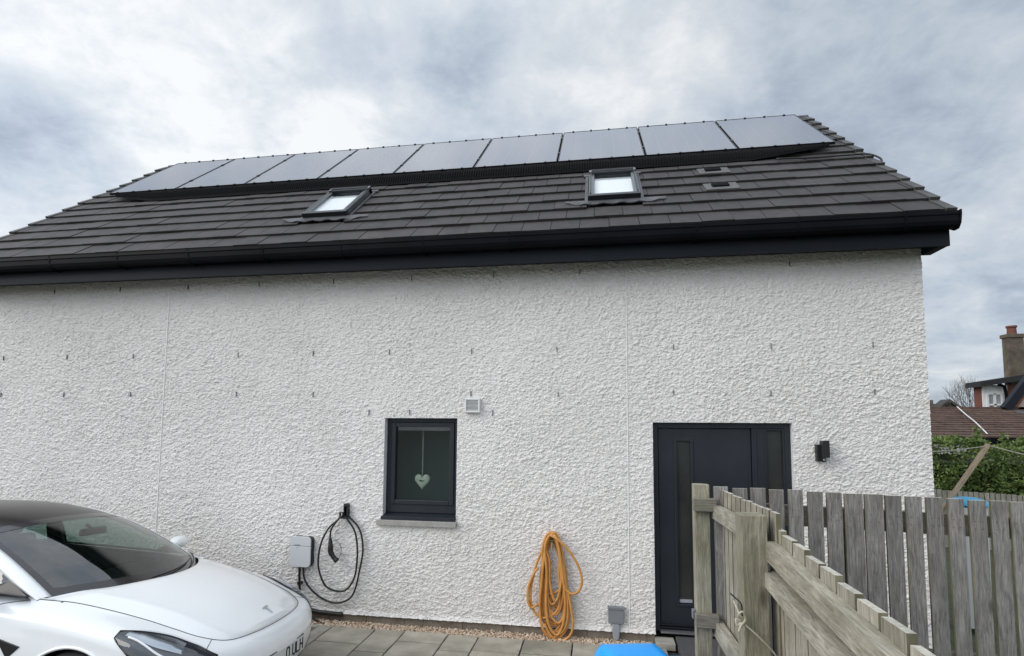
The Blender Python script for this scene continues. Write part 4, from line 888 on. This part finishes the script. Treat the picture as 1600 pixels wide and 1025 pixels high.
a=bgp(.552,.036,36); fh=empty('far_chimney',(a.x,36,0),label='stub of a distant chimney close beside the white wall corner',cat='chimney')
MB().box(-.35,.35,-.3,.3,-.5,a.z+.28).box(-.12,.12,-.12,.12,a.z+.28,a.z+.55).build('stack',M['chim'],fh)
# bare tree
tr=empty('bare_tree',(bgp(.615,0,32).x,32,-.5),label='bare leafless tree rising behind the brown roof left of the dormer',cat='tree')
mb=MB(); R=random.Random(5)
tw=MB()
def branch(p,d,l,r,dep):
    pts=[p]; q=p.copy(); dd=d.copy()
    for k in range(3):
        dd=(dd+V((R.uniform(-.18,.18),R.uniform(-.18,.18),R.uniform(-.05,.15)))).normalized(); q=q+dd*l/3; pts.append(q.copy())
    (mb if dep<2 else tw).tube(pts,[r,r*.85,r*.72,r*.6],5 if dep<3 else 4)
    if dep>=5: return
    for k in range(R.choice([3,3,4]) if dep<4 else 3):
        nd=(dd+V((R.uniform(-.9,.9),R.uniform(-.9,.9),R.uniform(-.35,.55)))).normalized()
        branch(pts[R.choice([2,3,3])] if dep else pts[3],nd,l*R.uniform(.62,.82),r*.55,dep+1)
branch(V((0,0,0)),V((0,0,1)),2.1,.15,0)
bk=pmat('grey_bark',(.10,.085,.075),(.17,.15,.135),scale=10,rough=1)
mb.build('trunk',bk,tr,smooth=True); tw.build('crown',bk,tr,smooth=True)
tr.scale=(.50,.50,1.0)
#CAR
# ------------------------------------------------------------------ car
# local frame: x back from the nose, y to the car's left, z up
CP=(-2.455,-1.738,-.18); th=.053; pi_=.045; ro=-.052
hh=V((math.cos(th)*math.cos(pi_),math.sin(th)*math.cos(pi_),-math.sin(pi_))); ll=V((-math.sin(th),math.cos(th),0)); uu=hh.cross(ll)
ll,uu=ll*math.cos(ro)+uu*math.sin(ro),uu*math.cos(ro)-ll*math.sin(ro)
car=empty('car',CP,label='white electric car with black glass roof parked along the wall at bottom left',cat='car')
bk_=-hh
car.rotation_mode='QUATERNION'; lw_=-ll   # keep right handed: x=back, y=-left... build with y flipped
car.rotation_quaternion=Matrix(((bk_.x,lw_.x,uu.x),(bk_.y,lw_.y,uu.y),(bk_.z,lw_.z,uu.z))).to_quaternion()
def cp(x,y,z): return V((x,-y,z))      # (back, left, up) -> object coordinates
M['paint']=pmat('white_car_paint',(.84,.86,.87),(.86,.88,.89),scale=2,rough=.35,spec=.5,coat=1)
M['cglass']=glassmat('car_glass',(.43,.55,.505),ior=1.8)
M['croof']=plain('black_roof_glass',(.020,.017,.015),.25,0,.35,coat=.15)
M['cblack']=plain('black_trim',(.010,.010,.012),.35)
M['cint']=plain('black_interior',(.010,.010,.011),.8)
M['cgrey']=plain('grey_interior',(.10,.105,.105),.8)
M['seam']=plain('panel_gap',(.02,.02,.022),.8)
M['lamp_in']=plain('lamp_inner',(.05,.053,.06),.25,.5)
M['lampchrome']=plain('lamp_chrome',(.55,.58,.62),.12,.9)
M['drl']=plain('lamp_strip',(.78,.80,.82),.25)
M['lens']=glassmat('lamp_lens',(.86,.88,.90),ior=1.5)
# ring table: station -> rings k0..k5 (x,y,z) for the left half
ST=[
 [(.12,0,.19),(.035,0,.33),(.0,0,.48),(.015,0,.585),(.055,0,.645),(.115,0,.680)],
 [(.13,.30,.19),(.045,.30,.33),(.012,.30,.48),(.03,.30,.585),(.07,.30,.647),(.13,.29,.684)],
 [(.20,.56,.19),(.11,.57,.33),(.08,.57,.48),(.10,.57,.585),(.135,.565,.65),(.195,.50,.694)],
 [(.35,.76,.19),(.24,.79,.33),(.215,.80,.48),(.235,.80,.60),(.27,.765,.68),(.33,.605,.735)],
 [(.55,.85,.19),(.43,.885,.33),(.41,.895,.48),(.43,.895,.62),(.48,.85,.735),(.50,.645,.785)],
 [(.72,.87,.19),(.66,.91,.33),(.65,.92,.50),(.66,.915,.66),(.70,.875,.785),(.70,.675,.838)],
 [(1.0,.88,.19),(.98,.915,.34),(.97,.925,.53),(.97,.915,.70),(.98,.88,.830),(.95,.705,.888)],
 [(1.35,.87,.19),(1.33,.91,.35),(1.32,.925,.55),(1.32,.91,.74),(1.30,.875,.866),(1.20,.735,.925)],
 [(1.72,.87,.19),(1.70,.91,.36),(1.70,.925,.57),(1.70,.905,.77),(1.66,.865,.890),(1.43,.775,.938)],
 [(2.2,.87,.19),(2.2,.91,.36),(2.2,.925,.58),(2.2,.905,.79),(2.2,.865,.905),(2.2,.815,.950)],
 [(2.95,.87,.19),(2.95,.91,.36),(2.95,.925,.60),(2.95,.905,.81),(2.95,.865,.925),(2.95,.815,.965)],
 [(3.65,.87,.20),(3.65,.905,.36),(3.65,.925,.60),(3.65,.91,.83),(3.65,.865,.95),(3.65,.795,.99)],
 [(4.15,.85,.22),(4.18,.88,.36),(4.18,.90,.60),(4.18,.885,.84),(4.16,.83,.97),(4.12,.74,1.03)],
 [(4.50,.76,.25),(4.52,.79,.38),(4.54,.80,.60),(4.53,.78,.86),(4.50,.73,1.00),(4.42,.64,1.06)],
 [(4.62,.42,.27),(4.66,.44,.38),(4.69,.45,.60),(4.68,.44,.88),(4.64,.40,1.04),(4.54,.38,1.09)],
 [(4.64,0,.27),(4.68,0,.38),(4.71,0,.60),(4.70,0,.88),(4.66,0,1.05),(4.56,0,1.10)]]
nS=len(ST)
FULL=[[(x,y,z) for x,y,z in r] for r in ST]+[[(x,-y,z) for x,y,z in r] for r in ST[-2:0:-1]]   # closed loop of stations
nF=len(FULL)
def SB(s,k):
    col=[cr([r[j] for r in FULL],s,True) for j in range(6)]
    return V(cr(col,k))
def nrm(s,k,e=.03):
    a=SB(s+e,k)-SB(s-e,k); k2=min(k+e,5); k1=max(k-e,0); b=SB(s,k2)-SB(s,k1); n=a.cross(b).normalized()
    # outward: away from car axis point
    p=SB(s,k); c=V((min(max(p.x,.9),3.8),0,.45)); 
    return n if n.dot(p-c)>0 else -n
per,pk_=16,9
rows=[]
for i in range(nF*per):
    s=i/per; rows.append([SB(s,k/pk_) for k in range(5*pk_+1)])
# wheel arches: remove faces inside circle on the sides, pull the rim onto the circle
AR=[(1.0,.335),(3.715,.335)]; RA=.372
def inarch(p): return abs(p.y)>.70 and any(math.hypot(p.x-ax_,p.z-az)<RA for ax_,az in AR)
mb=MB(); flat=[]; idx={}
for i,r in enumerate(rows):
    for j,p in enumerate(r): idx[i,j]=len(flat); flat.append(p)
faces_=[]
nr_=len(rows)
for i in range(nr_):
    for j in range(5*pk_):
        q=[idx[i,j],idx[(i+1)%nr_,j],idx[(i+1)%nr_,j+1],idx[i,j+1]]
        n_in=sum(inarch(flat[t]) for t in q)
        if n_in>=3: continue
        faces_.append(q)
used_=set(t for q in faces_ for t in q)
for t in used_:
    p=flat[t]
    if inarch(p):
        for ax_,az in AR:
            d=math.hypot(p.x-ax_,p.z-az)
            if d<RA: p.x=ax_+(p.x-ax_)*RA/d; p.z=az+(p.z-az)*RA/d
mb.v=[cp(*p) for p in flat]; mb.f=[tuple(q) for q in faces_]
grd=[(SB(a/8,b/8)) for a in range(3*8,13*8) for b in range(41)]
def ysurf(x,z): return min(grd,key=lambda p:(p.x-x)**2+(p.z-z)**2).y
arch_paths=[[(ax_+RA*math.cos(rad(t)),ysurf(ax_+RA*math.cos(rad(t)),az+RA*math.sin(rad(t))),az+RA*math.sin(rad(t))) for t in range(-8,189,7)] for ax_,az in AR]
# bonnet, scuttle and boot lid: skins across the car
def hoodpt(s,v):
    p=SB(s,5); m=min(s/8,1)
    fwd=.02+.40*m**1.6; crown=.012+.045*min(1,s/4) if s<8 else .05
    u=1-v*v
    # raised shoulder either side of a slightly hollow centre
    return V((p.x-fwd*u*(0 if s<.01 else 1)*(1 if s>2 else s/2), p.y*v, p.z+crown*(1-abs(v)**2.4)+.010*math.exp(-((abs(v)-.80)/.12)**2)*min(1,s/3)))
HV=28
P=[[cp(*hoodpt(i/8,-1+2*j/HV)) for j in range(HV+1)] for i in range(0,65)]
hb_=MB().grid(P)
body=mb.build('body',M['paint'],car,smooth=True)
bonnet=hb_.build('bonnet',M['paint'],car,smooth=True)
def deckpt(s,v):
    p=SB(s,5); return V((p.x-.10*(1-v*v)*(1 if s<14.9 else 0),p.y*v,p.z+.03*(1-v*v)))
P=[[cp(*deckpt(12+i*3/16,-1+2*j/12)) for j in range(13)] for i in range(17)]
MB().grid(P).build('boot_lid',M['paint'],car,smooth=True)
# seams
def seam(pts,r=.0026,name='panel_gap',mat=None,par=None):
    return MB().tube([cp(*p) for p in pts],r,6).build(name,mat or M['seam'],par or body,smooth=True)
for sg in (1,-1):
    f=lambda s: s if sg>0 else nF-s
    seam([SB(f(.0+i*8/80),5)+V((0,0,.0005)) for i in range(81)],.0028)
    seam([SB(f(2.6+.1*i/10),5-1.1*i/10)+nrm(f(2.6+.1*i/10),5-1.1*i/10)*.0005 for i in range(11)],.0022)
    seam([SB(f(8.05),k/10)+nrm(f(8.05),k/10)*.0005 for k in range(3,50)],.0028)
    seam([SB(f(10.0),k/10)+nrm(f(10.0),k/10)*.0005 for k in range(3,50)],.0028)
for path_ in arch_paths:
    for sg in (1,-1): MB().tube([cp(x,sg*(y-.004),z) for x,y,z in spline(path_,3)],.011,8).build('arch_lip',M['paint'],body,smooth=True)
# headlights
def patch(f,smin,smax,lo_,hi_,off,nu=28,nv=8):
    P=[]
    for i in range(nu+1):
        u=i/nu; s=smin+(smax-smin)*u; a=lo_(u); b=hi_(u)
        P.append([cp(*(SB(f(s),a+(b-a)*j/nv)+nrm(f(s),a+(b-a)*j/nv)*off*(min(1,4*min(u,1-u)+.15)))) for j in range(nv+1)])
    return MB().grid(P)
for sg in (1,-1):
    f=(lambda s: s) if sg>0 else (lambda s: nF-s)
    hi_=lambda u: 4.30+.34*math.sin(min(1,u)*math.pi)-.45*max(0,1-u/.25)**2-.05*max(0,(u-.75)/.25)**2
    lo_=lambda u: 3.28-.95*math.sin(min(1,u/.55)*math.pi/2)*(1-max(0,(u-.42)/.58)**1.6)+.62*max(0,(u-.55)/.45)**1.3
    hl=patch(f,2.35,5.15,lo_,hi_,.004).build('headlight',M['lamp_in'],car,smooth=True)
    lo2=lambda u: lo_(u)+.10*(hi_(u)-lo_(u)); 
    patch(f,3.2,4.95,lambda u:hi_(.30+u*.62)-(.30*(hi_(.30+u*.62)-lo_(.30+u*.62))),lambda u:hi_(.30+u*.62)-.08,.010).build('reflector',M['lampchrome'],hl,smooth=True)
    pts=[]
    for i in range(40):
        u=.20+.68*i/39; s=2.35+2.8*u; k=hi_(u)-(.42+.10*math.sin(u*6))*(hi_(u)-lo_(u)); pts.append(cp(*(SB(f(s),k)+nrm(f(s),k)*.010)))
    MB().tube(pts,.0075,8).build('light_strip',M['drl'],hl,smooth=True)
    for u,kk,rr in ((.42,.70,.040),(.60,.72,.036)):
        s=2.35+2.8*u; k=hi_(u)-kk*(hi_(u)-lo_(u)); p=SB(f(s),k)+nrm(f(s),k)*.0; n=nrm(f(s),k)
        MB().cyl(cp(*(p-n*.01)),cp(*(p+n*.009)),rr,20,rr*.8).build('projector',M['lampchrome'],hl,smooth=False)
    patch(f,2.33,5.17,lambda u:lo_(u)-.02,lambda u:hi_(u)+.02,.016).build('lens',M['lens'],hl,smooth=True)
    # dark rim
    rim=[]
    for i in range(41): u=i/40; s=2.35+2.8*u; rim.append(cp(*(SB(f(s),hi_(u))+nrm(f(s),hi_(u))*.004)))
    for i in range(41): u=1-i/40; s=2.35+2.8*u; rim.append(cp(*(SB(f(s),lo_(u))+nrm(f(s),lo_(u))*.004)))
    MB().tube(rim,.0045,6,closed=True).build('rim_seal',M['cblack'],hl,smooth=True)
    # lower grille and fog recess
    patch(f,1.6,2.9,lambda u:.9,lambda u:1.45,.003,10,4).build('fog_recess',M['cblack'],car,smooth=True)
    # side repeater on the wing
    a=[(1.205,.60),(1.335,.655),(1.40,.665),(1.30,.575),(1.262,.565)]
    rp3=[]
    mb=MB(); poly=[(1.195,.675),(1.385,.705),(1.375,.69),(1.275,.60),(1.255,.60)]
    yv=.918
    mb.prism([(1.37,.682),(1.555,.722),(1.46,.615),(1.435,.613)],lambda u,v,h:cp(u,sg*(h-.05*max(0,v-.62)),v),yv,yv+.010)
    mb.build('side_camera',M['cblack'],car,bevel=.003)
# bumper intake
fr_=lambda s:s
for sg in (1,-1):
    f=(lambda s: s) if sg>0 else (lambda s: nF-s)
    patch(f,0,1.5,lambda u:.35,lambda u:1.15-.2*u,.003,10,4).build('lower_intake',M['cblack'],car,smooth=True)
# number plate
pl=empty('number_plate',(0,0,0)); pl.parent=car
tilt=.06
def plp(u,v,h): return cp(-.004-h+tilt*(v-.46)*1.0,u,v)
MB().prism([(-.26,.400),(.26,.400),(.26,.511),(-.26,.511)],plp,-.004,.004).build('plate',plain('plate_white',(.62,.63,.62),.4),pl)
MB().prism([(-.268,.392),(.268,.392),(.268,.519),(-.268,.519)],plp,-.02,-.002).build('plate_holder',M['cblack'],pl)
mb=MB()
# letters read from the front: text runs toward the car's left side = viewer's right
def stroke(pts,x,w=.013):
    for (a,b),(c,d) in zip(pts,pts[1:]):
        dx,dz=c-a,d-b; l=math.hypot(dx,dz); nx_,nz_2=-dz/l*w/2,dx/l*w/2; ex,ez_=dx/l*w*.35,dz/l*w*.35
        q=[(x+a-ex+nx_,b-ez_+nz_2),(x+a-ex-nx_,b-ez_-nz_2),(x+c+ex-nx_,d+ez_-nz_2),(x+c+ex+nx_,d+ez_+nz_2)]
        mb.prism(q,plp,.0045,.0065)
cz0,ch_=.416,.079; cw=.044
def G_(pts): return [(a*cw,cz0+b*ch_) for a,b in pts]
xpos=[.195,.135,.075,-.02]
stroke(G_([(0,0),(0,1)]),xpos[0]); stroke(G_([(1,0),(1,1)]),xpos[0]); stroke(G_([(0,.5),(1,.5)]),xpos[0])      # H
stroke(G_([(0,1),(0,0),(.95,0)]),xpos[1])                                                                   # L
stroke(G_([(0,1),(0,.12),(.2,0),(.8,0),(1,.12),(1,1)]),xpos[2])                                              # U
stroke(G_([(0.1,.1),(0,.3),(0,.8),(.2,1),(.8,1),(1,.8),(1,.2),(.8,0),(.2,0)]),xpos[3])                       # 0
mb.build('plate_characters',M['seam'],pl)
# maker's emblem on the bonnet
se=min([k/50 for k in range(20,300)],key=lambda q:abs(hoodpt(q,0).x-.195)); ec=hoodpt(se,0)-V((.06,0,0)); e1=V((0,1,0)); e2=(hoodpt(se+.15,0)-hoodpt(se-.15,0)).normalized(); en=e1.cross(e2); en=en if en.z>0 else -en
ep=lambda u,v,h: cp(*(ec+V((.06,0,.004))+e1*u+e2*v+en*h))
mb=MB(); mb.prism([(-.036,.034),(-.034,.026),(-.012,.027),(0,.016),(.012,.027),(.034,.026),(.036,.034),(.018,.040),(0,.042),(-.018,.040)],ep,.0,.005)
mb.prism([(-.0085,.024),(0,.018),(.0085,.024),(.003,-.040),(0,-.046),(-.003,-.040)],ep,.0,.0052)
mb.build('emblem',M['lampchrome'],car)
# glasshouse
CC=[(1.05,.958),(1.37,1.122),(1.70,1.268),(2.03,1.375),(2.36,1.432),(2.7,1.446),(3.1,1.428),(3.5,1.372),(3.9,1.265),(4.22,1.14)]
SS=[(1.42,.765,.943),(1.67,.735,1.080),(1.93,.695,1.200),(2.20,.650,1.295),(2.49,.610,1.352),(2.8,.590,1.375),(3.15,.575,1.362),(3.5,.585,1.315),(3.85,.625,1.225),(4.15,.68,1.10)]
def GH(i,v):
    c=cr(CC,i); s=cr(SS,i); a=abs(v); sv=1 if v>=0 else -1
    return V((c[0]+(s[0]-c[0])*a**2, s[1]*v, c[1]+(s[2]-c[1])*a**2.3))
def ghgrid(i0,i1,v0,v1,nu,nv,name,mat,off=0,par=None):
    P=[[cp(*(GH(i0+(i1-i0)*a/nu,v0+(v1-v0)*b/nv)+V((-.4*off,0,off)))) for b in range(nv+1)] for a in range(nu+1)]
    return MB().grid(P).build(name,mat,par or car,smooth=True)
ghgrid(.30,2.78,-.90,.90,24,24,'windscreen',M['cglass'],0)
fr=MB()
for (a,b,c,d) in ((0,.30,-.955,.955),(2.78,3.05,-.955,.955),(.30,2.78,-.955,-.90),(.30,2.78,.90,.955)):
    P=[[cp(*(GH(a+(b-a)*q/16,c+(d-c)*t/16)+V((-.001,0,.002)))) for t in range(17)] for q in range(17)]; fr.grid(P)
fr.build('windscreen_border',plain('frit_black',(.030,.026,.027),.25,coat=.6),car,smooth=True)
ghgrid(3.05,6.9,-.955,.955,24,16,'roof_glass',M['croof'],.001)
ghgrid(6.95,9,-.90,.90,16,12,'rear_window',M['croof'],0)
for sg in (1,-1):
    P=[]
    for q in range(61):
        i=9*q/60; a=GH(i,.95*sg); b=GH(i,1.0*sg); s=V(cr(SS,i)); s.y*=sg
        lo=min(.045,.01+.05*i)
        P.append([cp(*p) for p in (a+V((0,0,-.004)),a+V((0,0,.004)),(a+b)/2+V((0,0,.007)),b+V((0,sg*.006,.002)),s+V((.012,sg*.022,-lo*.6)),s+V((.014,sg*.026,-lo)),s+V((.014,sg*.010,-lo-.006)))])
    MB().grid(P).build('roof_pillar',M['paint'],car,smooth=True)
    # lower a-pillar fairing to the wing
    P=[]
    for q in range(13):
        t=q/12; i=t*1.6; s=V(cr(SS,i)); s.y*=sg; xb=1.60+.42*t; 
        bl=V((xb+.02,sg*(.79+.02*t),.950)); top=s+V((.012,sg*.022,-.02))
        P.append([cp(*(top.lerp(bl,k/5)+V((0,sg*.012*math.sin(k/5*math.pi),0)))) for k in range(6)])
    # side windows
    def wtop(i): s=V(cr(SS,i)); return V((s.x+.014,sg*(s.y+.020),s.z-.05))
    def wbot(x): return V((x,sg*(.815 if x<3 else .815-.03*(x-3)),.956+.02*(x-1.7)*.5))
    def win_(i0,i1,x0,x1,name):
        P=[]
        for q in range(17):
            t=q/16; a=wtop(i0+(i1-i0)*t); b=wbot(x0+(x1-x0)*t); P.append([cp(*(a.lerp(b,k/6)+V((0,sg*.02*math.sin(k/6*math.pi),0)))) for k in range(7)])
        MB().grid(P).build(name,M['cglass'],car,smooth=True)
    win_(1.05,5.05,1.88,2.86,'side_window'); win_(5.3,8.0,2.98,3.78,'side_window')
    mb=MB()
    def strip(i,x,w_,dz=0):
        a=wtop(i); b=wbot(x); a2=wtop(i+.2); b2=wbot(x+w_); o_=V((0,sg*.014,0)); mid=(a+b)/2+V((0,sg*.024,0)); mid2=(a2+b2)/2+V((0,sg*.024,0))
        mb.add([cp(*p) for p in (a+o_*.2,a2+o_*.2,mid2,mid,b2+o_*.2,b+o_*.2)],[(0,1,2,3),(3,2,4,5)])
    strip(5.0,2.84,.16); strip(7.9,3.76,.10)
    # quarter triangle ahead of the door glass and trims
    a=wtop(.15); b=wbot(1.47); c=wtop(1.1); d=wbot(1.9); mb.add([cp(*p) for p in (a,b,d,c)],[(0,1,2,3)])
    pts=[cp(*(wbot(1.48+2.39*k/20)+V((0,sg*.006,.004)))) for k in range(21)]; mb.tube(pts,.010,6)
    mb.build('window_trim',M['cblack'],car)
    # close gap between belt and body
    P=[]
    for q in range(31):
        s_=7.7+4.6*q/30; pb_=SB(s_ if sg>0 else nF-s_,5); xb=pb_.x; t_=wbot(min(max(xb,1.45),4.0)); t_=V((xb,sg*min(abs(t_.y)-.02,abs(pb_.y)-.0),max(t_.z-.004,pb_.z)))
        P.append([cp(*pb_),cp(*t_)])
    MB().grid(P).build('belt_line',M['paint'],car,smooth=True)
    # door mirrors
    mr=MB(); ring=[]
    for (yy,sc2) in ((.865,.35),(.90,.75),(.96,1.0),(1.03,1.0),(1.075,.8),(1.095,.35)):
        ring.append([cp(1.76+.075*sc2*math.cos(a)-(.02 if math.cos(a)<0 else 0)+.25*(yy-.9),sg*yy,1.005+.060*sc2*math.sin(a)+.02) for a in [2*math.pi*k/16 for k in range(16)]])
    vs=[p for r_2 in ring for p in r_2]; fs=[(l*16+k,l*16+(k+1)%16,(l+1)*16+(k+1)%16,(l+1)*16+k) for l in range(5) for k in range(16)]+[tuple(range(16)),tuple(5*16+k for k in range(16))]
    mr.add(vs,fs); m_=mr.build('door_mirror',M['paint'],car,smooth=True)
    MB().hexa([cp(*p) for p in [(1.72,sg*.80,.945),(1.82,sg*.80,.945),(1.83,sg*.92,.975),(1.75,sg*.92,.975),(1.72,sg*.80,.975),(1.82,sg*.80,.975),(1.83,sg*.92,.995),(1.75,sg*.92,.995)]]).build('mirror_foot',M['cblack'],m_)
# scuttle: dark plastic under the trailing edge of the bonnet, wipers
P=[[cp(*(GH(0+i*.04,-.97+1.94*j/24)+V((-.045+.05*i/3,0,-.014)))) for j in range(25)] for i in range(4)]
P=[[cp(*(GH(0,-.99+1.98*j/30)+V((-.050*(1-i/3),0,-.016+.012*i/3)))) for j in range(31)] for i in range(4)]
MB().grid(P).build('scuttle',M['cblack'],car)
for (v0,v1,i0,i1) in ((-.25,.55,.06,.22),(.35,.93,.03,.20)):
    a=GH(i0,v0)+V((0,0,.02)); 
    MB().tube([cp(*(GH(i0+(i1-i0)*t/12,v0+(v1-v0)*t/12)+V((-.008,0,.016)))) for t in range(13)],.007,6).build('wiper',M['cblack'],car,smooth=True)
# interior
IN=MB()
IN.v=[];
inte=empty('interior',(0,0,0)); inte.parent=car
def ibox(x0,x1,y0,y1,z0,z1,name,mat,bev=.03): 
    mb=MB().box(x0,x1,y0,y1,z0,z1); return mb.build(name,mat,inte,bevel=bev)
ibox(1.30,4.3,-.78,.78,.25,.30,'floor',M['cint'],0)
mb=MB(); P=[]
for i in range(9):
    t=i/8; P.append([cp(1.16+.12+.70*t-.22*(1-(v/.78)**2)*(1-t),v,.925-.012*t-.05*t*t) for v in [-.76+1.52*j/16 for j in range(17)]])
mb.grid(P); P=[[cp(2.04,v,.863),cp(2.06,v,.72),cp(1.95,v,.45)] for v in (-.76,.76)]; mb.grid(P); mb.build('dashboard',M['cint'],inte,solid=.01)
ibox(1.9,2.0,-.7,.7,.80,.815,'dash_strip',M['cgrey'],.004)
ibox(1.93,1.95,-.17,.17,.80,.99,'screen',M['cblack'],.006)
for yy in (-.37,.37):
    s_=M['cint']
    ibox(2.35,2.88,yy-.25,yy+.25,.42,.60,'seat_cushion',s_,.05)
    mb=MB().box(-.06,.06,-.24,.24,0,.60); o=mb.build('seat_back',s_,inte,bevel=.05,loc=(2.84,yy,.52)); o.rotation_euler=(0,rad(18),0)
    mb=MB().box(-.05,.05,-.13,.13,0,.20); o=mb.build('headrest',s_,inte,bevel=.04,loc=(3.03,yy,1.09)); o.rotation_euler=(0,rad(10),0)
ibox(3.45,3.95,-.62,.62,.40,.62,'rear_seat',M['cint'],.05); o=MB().box(-.06,.06,-.64,.64,0,.56).build('rear_backrest',M['cint'],inte,bevel=.05,loc=(3.92,0,.55)); o.rotation_euler=(0,rad(20),0)
for sg in (1,-1):
    mb=MB(); P=[[cp(x,sg*.775,.94+.01*(x-1.7)),cp(x,sg*.76,.80),cp(x,sg*.77,.35)] for x in (1.55,2.2,2.9,3.5,4.1)]; mb.grid(P); mb.build('door_card',M['cgrey'] if sg>0 else M['cint'],inte,solid=.01)
    # inside of b-pillar and headlining edges
    a=V(cr(SS,5.1)); MB().hexa([V((a.x-.05,-sg*(.575),1.33)),V((a.x+.07,-sg*(.575),1.33)),V((a.x+.07,-sg*.60,1.33)),V((a.x-.05,-sg*.60,1.33)),V((a.x-.02,-sg*.76,.94)),V((a.x+.16,-sg*.76,.94)),V((a.x+.16,-sg*.79,.94)),V((a.x-.02,-sg*.79,.94))]).build('pillar_trim',M['cgrey'],inte)
P=[[cp(*(GH(3.0+4.0*i/10,-.93+1.86*j/8)+V((0,0,-.03)))) for j in range(9)] for i in range(11)]; MB().grid(P).build('headlining',M['cgrey'],inte)
st=MB(); ring=[V((2.26+.05*math.sin(a)*0,.37+.185*math.cos(a),.86+.17*math.sin(a))) for a in [2*math.pi*k/28 for k in range(28)]]
ring=[V((p.x+.35*(p.z-.86),p.y,p.z)) for p in ring]; st.tube(ring,.015,8,closed=True); st.box(2.22,2.26,.20,.54,.84,.88); st.cyl((2.05,.37,.80),(2.25,.37,.86),.035,12); st.build('steering_wheel',M['cint'],inte,smooth=True)
MB().box(1.80,1.84,-.12,.12,1.235,1.295).build('rear_view_mirror',M['cblack'],inte,bevel=.012)
MB().tube([(1.82,0,1.27),(1.89,0,1.31)],.015,8).build('mirror_stem',M['cblack'],inte)
# underbody, wheels
MB().box(.35,4.45,-.74,.74,.17,.30).build('underbody',M['cint'],car)
for ax_ in (1.0,3.715):
    for sg in (1,-1):
        w_=empty('wheel',cp(ax_,sg*.80,.335)); w_.parent=car
        mb=MB(); yo=-sg
        pr=[(.21,.10),(.30,.112),(.328,.09),(.335,.04),(.335,-.04),(.328,-.09),(.30,-.112),(.21,-.10)]
        P=[[V((r*math.cos(a),-sg*y,r*math.sin(a))) for r,y in pr] for a in [2*math.pi*k/48 for k in range(49)]]
        mb.grid(P).build('tyre',M['rubber'],w_,smooth=True)
        mb=MB(); mb.tube([V((0,-sg*.085,0)),V((0,-sg*.05,0))],[.05,.07],16)
        for k in range(10):
            a=2*math.pi*k/10; c_,s_2=math.cos(a),math.sin(a); t_=V((-s_2,0,c_)); rr=V((c_,0,s_2))
            q=[]
            for yy_ in (-.02,.02):
                q+= [rr*.04-t_*.022+V((0,-sg*(.075+yy_),0)),rr*.04+t_*.022+V((0,-sg*(.075+yy_),0)),rr*.215+t_*.016+V((0,-sg*(.085+yy_),0)),rr*.215-t_*.016+V((0,-sg*(.085+yy_),0))]
            mb.hexa(q)
        P=[[V((r*math.cos(a),-sg*y,r*math.sin(a))) for r,y in ((.225,.10),(.205,.095),(.20,.03),(.20,-.08))] for a in [2*math.pi*k/40 for k in range(41)]]; mb.grid(P)
        mb.build('rim',pmat('wheel_grey',(.10,.10,.105),(.16,.16,.165),scale=5,rough=.35,metal=.6) if 'wheel_grey' not in bpy.data.materials else bpy.data.materials['wheel_grey'],w_,auto=35)
        ls=MB(); P=[[cp(ax_+RA*math.cos(a),sg*(.915-.10*t),.335+RA*math.sin(a)) for t in (0,.3,1,3.5)] for a in [rad(-20+220*k/30) for k in range(31)]]
        ls.grid(P); ls.build('arch_liner',M['cint'],car,smooth=True)
